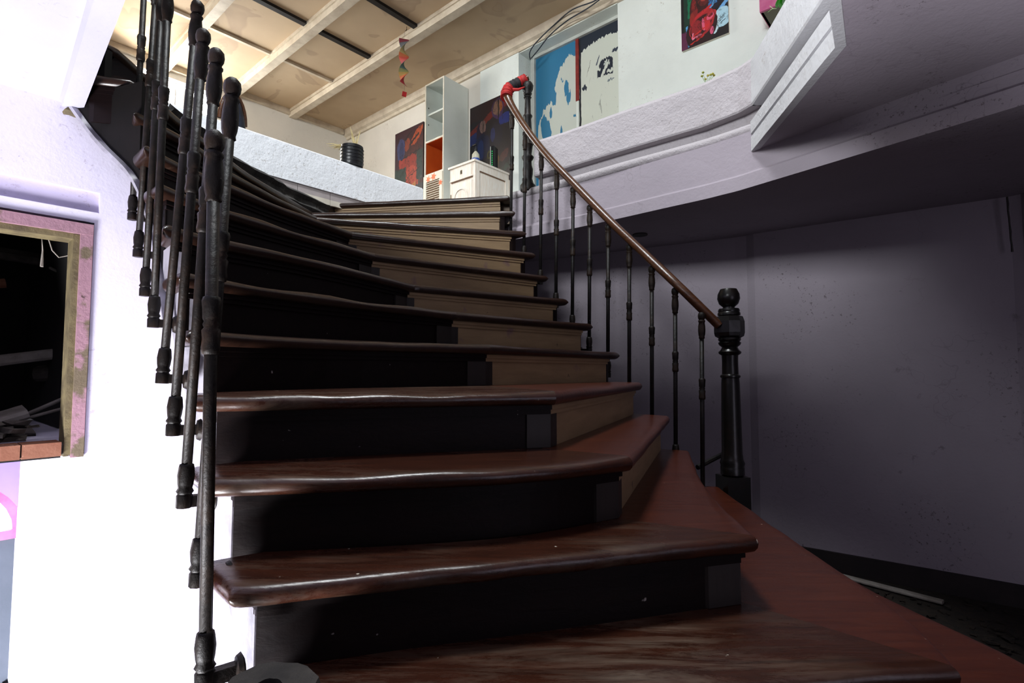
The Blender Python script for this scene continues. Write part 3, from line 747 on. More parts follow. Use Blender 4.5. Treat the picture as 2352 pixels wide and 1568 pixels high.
for i in sorted(N):
    lo = i <= 2
    for side, lines in (('L', NL_), ('R', NR_)):
        F = lines[i]; B = back_of(i, F, side)
        if i == 11 and side == 'L':
            F = F[:7]; B = B[:7]
        mt = m_tread if i <= 3 else m_tread_dark
        if side == 'R' and i <= 3: mt = m_tread_red
        mb = tread_mesh(F, B, HN(i), i + (40 if side == 'R' else 0), side == 'L', side == 'R' and i > 1, .011 if side == 'L' else .006)
        mb.build('tread', mt, stair, True, True, 50)
# risers, mouldings, stiles
def off_line(i, line, lines, dist):
    nxt = lines.get(i + 1); out = []
    for k in range(SEG):
        if nxt is None:
            t = (line[min(k + 1, SEG - 1)] - line[max(k - 1, 0)]).normalized(); v = Vector((-t.y, t.x))
        else:
            v = (nxt[k] - line[k]); v = v.normalized()
        out.append(line[k] + v * dist)
    return out
def strip(line, h0, h1, th, i, lines, k0=0, k1=SEG):
    a = line; rings = []
    nx = lines.get(i + 1)
    for k in range(k0, k1):
        v = (nx[k] - lines[i][k]).normalized() if nx else Vector((0, 1))
        b = a[k] + v * th
        rings.append([W3(a[k], h0), W3(a[k], h1), W3(b, h1), W3(b, h0)])
    return MB().loft(rings)
RLP = {0: 650, 1: 597, 2: 560, 3: 516, 4: 492, 5: 440, 6: 408, 7: 385, 8: 366}
REND = {}
def trim_left(i, line, store=True):
    line = list(line)
    if i not in RLP: return line, 1
    r = (RLP[i] - 1176) / F_PX * 1.02
    if i <= 1: r = (RLP[i] - 1176) / F_PX * .985
    k = 0
    while k < SEG - 2 and line[k + 1].x / line[k + 1].y < r: k += 1
    a, b = line[k], line[k + 1]
    t = min(1., max(0., (r * a.y - a.x) / ((b.x - a.x) - r * (b.y - a.y))))
    line[k] = a.lerp(b, t)
    if store: REND[i] = line[k]
    return line, k
for i in sorted(N):
    if i < -3: continue
    for side, lines in (('L', NL_), ('R', NR_)):
        if i == 11 and side == 'L': continue
        line = off_line(i, lines[i], lines, .05)
        h0 = HN(i - 1) if i > -3 else FLOOR_H
        beige_ = (side == 'R' and i >= 2)
        mt = m_beige if beige_ else m_riser
        k0, k1 = (1, SEG) if side == 'L' else (0, SEG - 1)
        if side == 'L': line, k0 = trim_left(i, line)
        strip(line, h0 - .012, HN(i) - TT + .002, .02, i, lines, k0, k1).build('riser', mt, stair, False, True)
        l2 = off_line(i, lines[i], lines, .030); l3 = off_line(i, lines[i], lines, .040)
        if side == 'L': l2, k0 = trim_left(i, l2, False); l3, k0 = trim_left(i, l3, False)
        strip(l2, HN(i) - TT - .014, HN(i) - TT + .001, .03, i, lines, k0, k1).build('moulding', mt, stair, False, True)
        strip(l3, HN(i) - TT - .028, HN(i) - TT - .013, .02, i, lines, k0, k1).build('moulding', mt, stair, False, True)
    if 1 <= i <= 9:
        # two narrow stiles where the riser turns
        for lines, rng in ((NL_, (SEG - 3, SEG)), (NR_, (0, 2))):
            ln = off_line(i, lines[i], lines, .042)
            strip(ln, HN(i - 1) + .001, HN(i) - TT - .026, .012, i, lines, *rng).build('riser_stile', m_stile, stair, False, True)
# rough masonry where the top riser boards are gone
ln = resample([(-1.60, 2.5), (-1.63, 3.1), (-1.52, 3.6), (-1.385, 4.02)], 40)
rings = []
for k, p in enumerate(ln):
    row = []
    for j in range(8):
        h = HN(10) - .02 + j * (.17 / 7)
        n_ = noise.noise(Vector((p.x * 9, p.y * 9, h * 16))) * .03
        row.append(W3((p.x - .03 + n_ + .03 * (j % 3 == 0), p.y + n_), h))
    row += [W3((p.x - .12, p.y + .1), HN(10) + .16), W3((p.x - .12, p.y + .1), HN(10) - .02)]
    rings.append(row)
MB().loft(rings).build('rubble_masonry', m_stone, stair, False, True)['label'] = 'rough dark masonry showing where riser boards are missing'
# strings
print('riser ends', {k: (round(v.x, 3), round(v.y, 3)) for k, v in REND.items()})
def string_mesh(path, i0, i1, th, side):
    mb = MB(); rings = []
    for i in range(i0, i1 + 1):
        p = path[i]; q = path.get(i + 1)
        if q is None: continue
        v = (Vector(q) - Vector(p)).normalized(); nr = Vector((v.y, -v.x)) * (1 if side == 'L' else -1)
        lo0, lo1 = HN(i) - drop(i), HN(i + 1) - drop(i + 1)
        top = HN(i) - TT if (i < 9 or side == 'R') else HN(min(i + 1, 11)) - TT
        a, b = Vector(p), Vector(q)
        mb.add([W3(a, lo0), W3(b, lo1), W3(b, top), W3(a, top)] + [W3(a + nr * th, lo0), W3(b + nr * th, lo1), W3(b + nr * th, top), W3(a + nr * th, top)],
               [(0, 1, 2, 3), (7, 6, 5, 4), (0, 4, 5, 1), (1, 5, 6, 2), (2, 6, 7, 3), (3, 7, 4, 0)])
    return mb
def drop(i): return .25 + .012 * max(0, 6 - abs(i - 5)) - (.0 if i < 9 else .02)
SPX = {-2: (.02, .34), -1: (-.16, .60), 0: (-.30, .87), 1: (-.455, 1.035), 2: (-.595, 1.215), 3: (-.735, 1.37), 4: (-.835, 1.49), 5: (-.935, 1.60), 6: (-1.04, 1.72), 7: (-1.14, 1.84), 8: (-1.25, 1.875), 9: (-1.39, 1.955), 10: (-1.585, 2.02), 11: (-1.735, 2.045), 12: (-1.84, 2.05)}
SP = dict(SPX)
for i in range(0, 9): SP[i] = tuple(REND[i] + Vector((-.004, 0)))
string_mesh(SP, -2, 6, .03, 'L').build('outer_string', m_string, stair, False, True)['label'] = 'grey painted string under the open tread ends'
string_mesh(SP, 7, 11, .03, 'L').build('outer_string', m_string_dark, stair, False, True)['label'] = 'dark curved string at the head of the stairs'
# lit lower edge board of the curved string
mb = MB(); rings = []
for p, h in catmull([(SP[i][0], SP[i][1], HN(i) - drop(i)) for i in range(6, 13)], 5) and [((q[0], q[1]), q[2]) for q in catmull([(SP[i][0], SP[i][1], HN(i) - drop(i)) for i in range(6, 13)], 5)]:
    rings.append([W3((p[0] - .012, p[1] - .016), h - .014), W3((p[0] + .03, p[1] + .03), h - .014), W3((p[0] + .03, p[1] + .03), h + .004), W3((p[0] - .012, p[1] - .016), h + .004)])
mb.loft(rings).build('string_edge', m_string, stair, True, True)
RPp = {i: tuple(NR_[i][-1] + Vector((-.055, .02))) for i in N}; RPp[12] = (-.2, 4.2)
string_mesh(RPp, -2, 10, .03, 'R').build('outer_string', m_riser, stair, False, True)
# soffit under the treads
mb = MB()
for i in range(-2, 11):
    a, b, c, d_ = Vector(SP[i]) + Vector((.03, .02)), Vector(SP[i + 1]) + Vector((.03, .02)), RPp[i + 1], RPp[i]
    kk, kn = NL_[i][-1], NL_[i + 1][-1]
    z0, z1 = HN(i) - drop(i) + .02, HN(i + 1) - drop(i + 1) + .02
    for q in ((a, b, kn, kk), (kk, kn, c, d_)):
        mb.slab([W3(q[0], z0), W3(q[1], z1), W3(q[2], z1), W3(q[3], z0)], (0, 0, .012))
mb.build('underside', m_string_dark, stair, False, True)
rings = []
for i in range(-2, 12):
    k_ = NL_[i][-1] + Vector((-.10, .03)); k_ = k_ if i < 11 else Vector((-1.45, 4.3)); top_ = HN(i) - drop(i) + .01
    rings.append([W3(k_, -3.0), W3(k_, top_), W3(k_ + Vector((.06, .04)), top_), W3(k_ + Vector((.06, .04)), -3.0)])
struct(MB().loft(rings).build('light_block_under_stair', m_lav_white), 'unseen screen added under the stairs to stop light', 'wall')  # hidden screen added to keep entrance light off the right wall
tag(stair, 'wide curving wooden staircase with dark worn treads and beige risers', 'staircase')

# ------------------------------------------------------------------ balusters (shared meshes)
def prof_shaft(L): return [(.0108, .05), (.0108, L - .09)]
BL = 1.0
def mk(profile, name, n=14, flute=0): 
    o = MB().lathe(profile, n, flute=flute).build(name, m_iron, None, True, angle=50); return o
foot_p = [(.012, 0), (.019, .0), (.0195, .028), (.0165, .032), (.021, .038), (.0165, .046), (.0185, .055), (.0205, .075), (.018, .095), (.0165, .102), (.0108, .104)]
mid_p = [(.0108, -.06), (.0165, -.058), (.0185, -.048), (.0165, -.030), (.0185, -.012), (.014, -.006), (.0165, 0), (.014, .006), (.017, .012), (.0175, .030), (.019, .046), (.0165, .054), (.0108, .056)]
top_p = [(.0108, -.145), (.017, -.140), (.0155, -.132), (.0185, -.120), (.0205, -.100), (.0195, -.075), (.0165, -.055), (.0195, -.050), (.0195, -.044), (.0150, -.040), (.0200, -.030), (.0215, -.018), (.0190, -.005), (.0110, .002), (.001, .004)]
CS = .76
def make_baluster(parent, foot, L, lean, out, first, name='baluster'):
    """foot: world position of the foot; out: direction from the foot to the string"""
    if first is None:
        sh = MB().lathe([(.0108, .05), (.0108, .93)], 10).build(name, m_iron, parent, True)
        fo = MB().lathe(foot_p, 16, flute=.10).build('foot_collar', m_iron, sh, True, angle=70)
        mi = MB().lathe(mid_p, 16, flute=.10).build('mid_collar', m_iron, sh, True, angle=70)
        tp = MB().lathe(top_p, 16, flute=.08).build('knob', m_iron, sh, True, angle=70)
        el = MB().box((.030, 0, .013), (.062, .020, .024)).build('elbow', m_iron, sh)
        ro = MB()
        ro.lathe([(.004, -.012), (.024, -.008), (.028, 0), (.020, .004)], 10); ro.v = [(.058 + z, y, x * 1.0 + .012) for x, y, z in ro.v]
        rs = ro.build('rosette', m_iron, sh, True)
    else:
        sh = copy_obj(first, parent)
        kids = {c.name.split('.')[0]: copy_obj(c, sh) for c in list(first.children)}
        fo, mi, tp, el, rs = [kids[k] for k in ('foot_collar', 'mid_collar', 'knob', 'elbow', 'rosette')]
    sh.location = Vector(foot) - parent.location
    sh.rotation_euler = (lean[0], lean[1], out)
    s = L / 1.0
    # the shaft is straight iron: only the heights of its collars differ
    for c in (fo, mi, tp): c.scale = (CS, CS, .92)
    fo.location = (0, 0, 0); mi.location = (0, 0, L * .64); tp.location = (0, 0, L)
    sh.scale = (1, 1, 1)
    return sh
left = [((303, 505), 2.05), ((316, 590), 1.93), ((332, 680), 1.78), ((352, 752), 1.60), ((372, 880), 1.45), ((397, 1000), 1.31), ((422, 1165), 1.19), ((453, 1345), 1.10), ((470, 1578), .96)]
tops = {4: (455, 5), 5: (468, 70), 6: (498, 115), 7: (535, 183), 8: (493, 303)}
first = None
for k, ((px, py), d_) in enumerate(left):
    f = PD(px, py, d_)
    if k in tops: t = PD(tops[k][0], tops[k][1], d_)
    else:
        xs = {0: (330, 0), 1: (357, 0), 2: (372, 0), 3: (386, 0)}[k]
        t = PD(xs[0], xs[1], d_)
    v = t - f; L = v.length if k in tops else 1.08
    ln_y = math.atan2(v.x, v.z); 
    b = make_baluster(stair, WZ(f), L, (0, ln_y), 0, first)
    # rotate so the elbow points at the string
    b.rotation_mode = 'QUATERNION'
    qlean = Vector((0, 0, 1)).rotation_difference(v.normalized())
    b.rotation_quaternion = qlean @ Matrix.Rotation(math.radians(38), 3, 'Z').to_quaternion()
    if first is None: first = b
    else:
        pass
    b.data = b.data if k == 0 else b.data
    if k:
        sh = MB().lathe([(.0108, .05), (.0108, L - .07)], 10); me = bpy.data.meshes.new('baluster'); me.from_pydata(sh.v, [], sh.f); me.shade_smooth(); me.materials.append(m_iron); b.data = me
# the first one is taller than its mesh too
sh = MB().lathe([(.0108, .05), (.0108, 1.01)], 10); me = bpy.data.meshes.new('baluster'); me.from_pydata(sh.v, [], sh.f); me.shade_smooth(); me.materials.append(m_iron); first.data = me

# ------------------------------------------------------------------ right railing
rl = empty('stair_railing', W3((.9, 2.7), -.5))
rp = [(1652, 748, 2.67), (1560, 658, 2.73), (1480, 582, 2.92), (1400, 506, 3.08), (1320, 424, 3.28), (1270, 372, 3.41), (1235, 331, 3.53), (1202, 286, 3.64), (1182, 254, 3.72), (1170, 232, 3.77), (1164, 214, 3.80), (1168, 204, 3.81), (1178, 197, 3.82), (1192, 190, 3.83), (1212, 180, 3.84)]
path = catmull([tuple(WZ(PD(a, b, c))) for a, b, c in rp], 5)
n_ = len(path)
rad = [.027 + .010 * math.exp(-((i - n_ * .72) / (n_ * .09)) ** 2) for i in range(n_)]
MB().tube(path, rad, 12, .85).build('handrail', m_rail, rl, True, True)
right = [(1600, 712, 2.68), (1540, 656, 2.77), (1487, 606, 2.90), (1436, 556, 3.02), (1388, 510, 3.12), (1346, 466, 3.22), (1308, 425, 3.31), (1271, 384, 3.41), (1236, 342, 3.53), (1199, 297, 3.65), (1169, 250, 3.76)]
firstr = None; CS = .86
for k, (px, py, d_) in enumerate(right):
    t = PD(px, py + 6, d_); L = .90 if k else .97
    if k == 10: L = 1.0
    f = t - Vector((-.012, 0, L))
    b = make_baluster(rl, WZ(f), L, (0, 0), math.radians(150), first if firstr is None else firstr)
    for c in b.children:
        if c.name.startswith('mid_collar'): c.location = (0, 0, L - .38)
    b.rotation_mode = 'XYZ'; b.rotation_euler = (0, -.013, math.radians(150))
    sh = MB().lathe([(.0108, .05), (.0108, L - .07)], 10); me = bpy.data.meshes.new('baluster'); me.from_pydata(sh.v, [], sh.f); me.shade_smooth(); me.materials.append(m_iron2); b.data = me
    if firstr is None: firstr = b
tag(rl, 'brown wooden handrail on slim black iron balusters, right side of stairs', 'railing')
# cast iron post at the head
q = W3((.115, 3.83), UPPER); ip = empty('iron_newel_post', q)
pr = [(.045, 0), (.052, .01), (.052, .05), (.040, .065), (.030, .10), (.034, .13), (.036, .17), (.028, .20), (.026, .23), (.040, .25), (.042, .262), (.026, .28), (.030, .31), (.034, .34), (.040, .352), (.030, .365), (.026, .40), (.030, .44), (.027, .49), (.024, .55), (.032, .562), (.032, .572), (.022, .585), (.020, .70), (.028, .708), (.020, .72)]
MB().lathe(pr, 18, flute=.08).build('post_shaft', m_iron2, ip, True, angle=60)
MB().lathe([(.020, .72), (.030, .735), (.024, .748), (.036, .765), (.040, .795), (.030, .82), (.012, .828), (.001, .83)], 18, flute=.10).build('capital', m_iron2, ip, True, angle=60)
tag(ip, 'ornate black cast iron post at the top of the handrail', 'post')
# cloth wrapped round the rail end
cw = empty('cloth_wrap', WZ(PD(1185, 200, 3.825)))
pp = catmull([tuple(WZ(PD(a, b, c))) for a, b, c in [(1163, 224, 3.785), (1164, 214, 3.80), (1168, 204, 3.81), (1178, 197, 3.82), (1192, 190, 3.83), (1207, 183, 3.838)]], 6)
def wrap(a, b, r, mt, nm): MB().tube(pp[a:b], [r * (1 + .08 * math.sin(i * 2.3)) for i in range(len(pp[a:b]))], 12).build(nm, mt, cw, True, True)
wrap(0, 9, .043, m_red, 'red_band'); wrap(8, 15, .041, m_red, 'red_band'); wrap(14, 25, .039, m_cloth_black, 'black_band'); wrap(24, 31, .040, m_red, 'red_band')
a_ = WZ(PD(1178, 206, 3.79)); MB().tube([a_, a_ + Vector((.04, -.01, -.005)), a_ + Vector((.085, 0, .02))], [.012, .010, .004], 6).build('knot_end', m_red, cw, True, True)
tag(cw, 'red and black cloth tied around the top of the handrail', 'cloth')
# wooden newel at the foot
q = PD(1683, 1100, 2.69); k_ = 2.69 / F_PX
nw = empty('newel_post', Vector((q.x, q.y, EZ - .93)))
def hz(py): return PD(1683, py, 2.69).z + EZ - nw.location.z
prof = [(.001, 661), (18, 664), (24, 676), (25, 686), (21, 698), (13, 705), (13, 708), (22, 709), (24, 713), (23, 717), (25, 719), (25, 724), (20, 725)]
MB().lathe([(max(.001, r * k_), hz(y)) for r, y in prof[::-1]], 20).build('finial', m_newel, nw, True, angle=45)
prof = [(24, 776), (31, 772), (33, 764), (33, 738), (29, 727), (24, 726)]
MB().lathe([(r * k_, hz(y)) for r, y in prof], 8).build('octagonal_block', m_newel, nw)
prof = [(20, 1092), (26, 1088), (26, 1072), (25, 1070), (27, 1062), (24, 1054), (22.5, 1040), (22, 1000), (21, 940), (20, 880), (19, 868), (22, 866), (22, 862), (18, 859), (17.5, 830), (18, 816), (24, 812), (25, 808), (20, 803), (17, 797), (23, 792), (25, 787), (22, 784), (25, 780), (24, 776)]
MB().lathe([(r * k_, hz(y)) for r, y in prof], 20).build('turned_shaft', m_newel, nw, True, angle=45)
MB().box((0, 0, hz(1092) / 2), (.118, .118, hz(1092)), math.radians(8)).build('square_base', m_newel, nw)
tag(nw, 'black turned wooden newel post with ball finial at the foot of handrail', 'newel post')
# low rail behind the newel
tag(MB().tube([WZ(PD(1602, 1073, 2.75)), WZ(PD(1630, 1058, 2.8)), WZ(PD(1672, 1037, 2.86))], .013, 8).build('support_bar', m_iron2, None, True), 'short slanting dark bar behind the wooden newel post', 'bar')
# round stump with a hole at the foot of the left railing
sp = empty('newel_stump', W3((-.352, .80), HN(-1)))
n_s = 20; rings = []; HS = .285
def srad(a): return .068 * (1 + .05 * math.sin(3 * a + 1) + .04 * math.sin(7 * a))
for rk, z in ((1., 0), (1.02, .06), (.98, HS - .012), (.94, HS), (.26, HS), (.24, HS - .03), (.05, HS - .035)):
    rings.append([(srad(2 * math.pi * k / n_s) * rk * math.cos(2 * math.pi * k / n_s), srad(2 * math.pi * k / n_s) * rk * math.sin(2 * math.pi * k / n_s), z) for k in range(n_s)])
MB().loft(rings).build('stump_block', plain('grey_black_weathered_wood', '1c1a18', '3a3631', 9, .8, .6, 40, spots='0c0b0a', sscale=16, sth=.66), sp, True, angle=50)
tag(sp, 'round grey wooden stump with a hole below the left balusters', 'stump')

# ================================================================== FURNITURE AND SMALL THINGS
def along(o_s, o_n, h): return U(o_s, o_n, h)
# tall shelf unit: back on the wall
sB, hB = UP(1074, 206)
near = P(1020, 173, hB); vv = Vector((near.x, near.y)) - C0; sN, nN = vv.dot(EA), vv.dot(EN)
lft = P(974, 195, hB); vv = Vector((lft.x, lft.y)) - C0; sLf = vv.dot(EA)
print('shelf', sB, hB, sN, nN, sLf)
def furn(name, s0, s1, n1, skew, h1):
    """empty at the back-left foot; local x along the wall, y away from the front"""
    return empty(name, U(s0, n1, UPPER), RZ + skew)
SW = max(.30, sN - sLf); SD = max(.25, min(.60, nN - .01)); SH = hB - UPPER
sh = empty('shelf_unit', U(sN - SW, nN, UPPER), RZ + math.atan2(-(sB - sN) * .0, 1))
t = .018
def lb(name, x0, x1, y0, y1, z0, z1, mt, par, sm=False):
    return MB().box(((x0 + x1) / 2, (y0 + y1) / 2, (z0 + z1) / 2), (x1 - x0, y1 - y0, z1 - z0)).build(name, mt, par)
lb('side_panel', 0, t, .006, SD, 0, SH, m_white, sh); lb('side_panel', SW - t, SW, .006, SD, 0, SH, m_white, sh)
lb('top_panel', t, SW - t, .006, SD, SH - t, SH, m_white, sh); lb('back_panel', t, SW - t, SD - .01, SD, 0, SH, m_white, sh); lb('bottom_panel', t, SW - t, .006, SD, .03, .05, m_white, sh)
for nm, a in (('edge_strip', (0, t, 0, .006, 0, SH)), ('edge_strip', (SW - t, SW, 0, .006, 0, SH)), ('edge_strip', (t, SW - t, 0, .006, SH - t, SH))): lb(nm, *a, m_cream, sh)
def shz(py): return P(1016, py, 1).z and (on_plane(1016, py, (near.x, near.y), EN).z - UPPER)
z2, z3, z4 = shz(243), shz(312), shz(388)
b_ = lb('shelf_board', t + .002, SW - t - .002, .03, SD - .012, z2 - .02, z2, m_white, sh)
b_ = lb('shelf_board', t + .001, SW - t - .001, .001, SD - .012, z3 - .008, z3 + .012, m_cream, sh)
b_ = lb('shelf_board', t + .001, SW - t - .001, .001, SD - .012, z4 - .02, z4, m_cream, sh)
lb('orange_lining', t + .001, t + .004, .008, SD - .012, z4, z3 - .008, m_orange, sh); lb('orange_lining', SW - t - .004, SW - t - .001, .008, SD - .012, z4, z3 - .008, m_orange, sh)
lb('orange_lining', t + .004, SW - t - .004, SD - .014, SD - .011, z4, z3 - .008, m_orange, sh); lb('orange_lining', t + .004, SW - t - .004, .008, SD - .014, z3 - .011, z3 - .008, m_orange, sh); lb('orange_lining', t + .004, SW - t - .004, .008, SD - .014, z4, z4 + .003, m_orange, sh)
dz1 = z4 - .025
dfr = lb('louvred_door', .004, .05, -.016, 0, .04, dz1, m_cream, sh); lb('door_stile', SW - .05, SW - .004, -.016, 0, .04, dz1, m_cream, dfr); lb('door_rail', .05, SW - .05, -.016, 0, dz1 - .075, dz1, m_cream, dfr); lb('door_rail', .05, SW - .05, -.016, 0, .04, .12, m_cream, dfr)
zz = .13
while zz < dz1 - .085:
    MB().box((SW / 2, -.006, zz), (SW - .1, .022, .006)).build('slat', m_cream, dfr).rotation_euler = (.0, 0, 0)
    zz += .026
lb('door_back', .05, SW - .05, .0, .004, .12, dz1 - .07, m_cab_line, dfr)
for px, pz in ((.02, .07), (.02, .16)): pass
m_sticker = plain('orange_leaf_sticker', 'd8562a', 'e88a5a', 20, .6)
for cx, cz, r in ((.09, dz1 - .045, .045), (SW * .55, dz1 - .035, .05), (SW - .03, dz1 - .13, .04)):
    ang = [(r * (1 if k % 2 == 0 else .45) * math.cos(k * math.pi / 6 + .2), r * (1 if k % 2 == 0 else .45) * math.sin(k * math.pi / 6 + .2)) for k in range(12)]
    MB().slab([(cx + a, -.0165, cz + b) for a, b in ang], (0, -.0015, 0)).build('leaf_sticker', m_sticker, dfr)
for z in (z2 + .08, z2 - .12): MB().box((t + .001, .04, z), (.004, .01, .014)).build('pin_hole', m_dark, sh)
tag(sh, 'tall narrow white shelf unit with orange compartment and louvred door', 'shelf')
# small cabinet
sB2, hB2 = UP(1152, 408); hc = hB2
nr2 = P(1090, 365, hc); vv = Vector((nr2.x, nr2.y)) - C0; sN2, nN2 = vv.dot(EA), vv.dot(EN)
lf2 = P(1038, 388, hc); vl = Vector((lf2.x, lf2.y)) - C0; 
print('cabinet', sB2, hB2, sN2, nN2, vl.dot(EA), vl.dot(EN))
CW = (vl - vv).length; CD = max(.3, nN2 - .03); CH = hc - UPPER
cb = empty('small_cabinet', U(sN2 - CW, nN2, UPPER), RZ)
lb('body', .005, CW - .005, .006, CD, 0, CH - .02, m_cab, cb)
lb('top_board', -.012, CW + .012, -.012, CD, CH - .022, CH, m_cab, cb)
dw = lb('drawer', .045, CW - .045, -.006, .006, CH - .15, CH - .04, m_cab, cb)
lb('escutcheon', CW / 2 - .012, CW / 2 + .012, -.010, -.006, CH - .112, CH - .072, m_bead, dw); lb('keyhole', CW / 2 - .003, CW / 2 + .003, -.012, -.010, CH - .10, CH - .084, m_dark, dw)
lb('groove', .03, CW - .03, -.001, .006, CH - .178, CH - .168, m_cab_line, cb); lb('waist_moulding', .02, CW - .02, -.014, .006, CH - .168, CH - .155, m_cab, cb)
do = lb('door', .035, CW - .035, -.006, .006, .03, CH - .20, m_cab, cb)
dwid = CW - .16; base_z = .10; top_z = CH - .26 - dwid / 2
def arch(k, y, zb): return [(CW / 2 - dwid / 2 * k, y, zb)] + [(CW / 2 + dwid / 2 * k * math.cos(math.pi - math.pi * i / 14), y, top_z + dwid / 2 * k * math.sin(math.pi * i / 14)) for i in range(15)] + [(CW / 2 + dwid / 2 * k, y, zb)]
MB().loft([[a, b, c, d__] for a, b, c, d__ in zip(arch(1, -.006, base_z), arch(1, -.018, base_z), arch(.86, -.018, base_z + .02), arch(.86, -.006, base_z + .02))]).build('arched_moulding', m_cab, do, True)
MB().slab(arch(.84, -.0065, base_z + .03), (0, -.004, 0)).build('arched_panel', m_cab, do)
for z in (.15, CH - .35): lb('hinge', .03, .036, -.012, -.004, z, z + .05, m_bead, do)
lb('side_frame', CW - .005, CW + .004, .006, .07, 0, CH - .022, m_cab, cb); lb('side_frame', CW - .005, CW + .004, CD - .07, CD, 0, CH - .022, m_cab, cb); lb('side_frame', CW - .005, CW + .0038, .07, CD - .07, CH - .10, CH - .022, m_cab, cb); lb('groove', CW - .005, CW - .001, .07, CD - .07, CH - .112, CH - .10, m_cab_line, cb)
tag(cb, 'small limewashed cabinet with arched door and drawer beside the shelf', 'cabinet')
# soap bottle, jar, router on the cabinet
def on_cab(x, y): return cb.location + Matrix.Rotation(RZ, 3, 'Z') @ Vector((x, y, CH))
so = empty('pump_bottle', on_cab(CW * .62, .16), RZ)
MB().lathe([(.03, 0), (.042, .004), (.043, .10), (.040, .13), (.024, .155), (.014, .165), (.014, .175)], 16).build('bottle', m_glass, so, True)
MB().lathe([(.0436, .012), (.0442, .014), (.0442, .085), (.0436, .087)], 16).build('label_band', plain('blue_white_label', '2a4a9a', 'e8ecf4', 22, .5, lo=.5, hi=.54), so, True)
pu = MB().lathe([(.014, .168), (.016, .17), (.016, .195), (.006, .2), (.005, .235)], 12).build('pump', m_black, so, True)
MB().box((-.012, -.006, .238), (.05, .014, .012)).build('nozzle', m_black, pu)
tag(so, 'clear pump bottle with blue label on the small cabinet', 'bottle')
tag(MB().lathe([(.016, 0), (.02, .003), (.02, .04), (.014, .046), (.014, .05)], 12, tuple(on_cab(CW * .40, .10))).build('small_jar', m_white, None, True), 'tiny white jar beside the pump bottle on the cabinet', 'jar')
ro = empty('router', on_cab(CW * .88, .34), RZ + .3)
lb('case', -.02, .02, -.05, .05, 0, .24, m_black, ro); lb('side_stripe', -.021, -.016, -.051, -.045, .01, .235, m_white, ro)
m_led = plain('green_led', '20c060', None, emis=.8)
for k in range(7): lb('status_light', -.002, .004, -.0525, -.05, .03 + k * .024, .042 + k * .024, m_led, ro)
tag(ro, 'black upright router with a column of green lights', 'router')
# leaning board beside the shelf
lbb = MB().slab([U(sN + .10, nN - .02, UPPER), U(sN + .14, nN - .06, UPPER), U(sN + .14, nN - .10, UPPER + .42), U(sN + .10, nN - .06, UPPER + .45)], (.02, .03, 0)).build('board_offcut', plain('tan_board', '8a745c', None, rough=.7))
tag(lbb, 'narrow tan board offcut leaning between shelf unit and cabinet', 'board')

# paintings
def canvas(name, px0, py0, px1, py1, mat, edge, label, th=.03, n=.0):
    s0, ha = UP(px0, py0, n + th); s1, hb_ = UP(px1, py1, n + th)
    e = empty(name, U(s0, n + th, min(ha, hb_)), RZ)
    wdt = s1 - s0; hh = abs(ha - hb_)
    lb('canvas', 0, wdt, 0, .004, 0, hh, mat, e); lb('stretcher', .002, wdt - .002, .004, th, .002, hh - .002, edge, e)
    return tag(e, label, 'painting'), wdt, hh
m_p1 = painted('red_abstract_painting', '4a1c1a', [
    ('b', .5, .92, .6, .10, '3a1420'), ('b', .2, .66, .2, .28, '3c1a26'), ('e', .22, .74, .14, .16, '3a3f6a'), ('e', .24, .72, .08, .13, '232a55'), ('e', .78, .86, .22, .07, 'b04a22', 25), ('b', .62, .80, .25, .02, '1c1214', 18), ('e', .45, .78, .10, .08, '8a3a20', 40),
    ('b', .5, .36, .34, .24, 'a8382a'), ('e', .55, .48, .32, .16, '9a3020'), ('e', .60, .30, .26, .18, 'b8452e'), ('b', .2, .32, .2, .16, '2e4038'), ('b', .88, .45, .1, .2, '2c3a34'), ('b', .5, .08, .6, .12, '3a3236'), ('b', .56, .17, .20, .03, 'c07a3a', 14), ('e', .13, .16, .09, .05, 'b02e3a', -20),
    ('l', .3, .5, .7, .1, .012, '1a1212'), ('l', .5, .55, .55, .05, .01, '1a1212'), ('l', .75, .5, .8, .1, .01, '1a1212'), ('l', .2, .25, .9, .42, .012, '1a1212'), ('l', .2, .6, .9, .66, .015, '1a1212'), ('l', .35, .85, .6, .95, .02, '1a1212'), ('l', .7, .1, .95, .3, .015, '55504e'), ('l', .25, .1, .5, .05, .02, '6a5f5c')], .04, 16, .5, grime=('2a1214', 12, .5, .7), mul=.8, strokes=14)
canvas('painting', 908, 309, 971, 452, m_p1, m_dark, 'red abstract painting on the wall beside the tall shelf unit', .02)
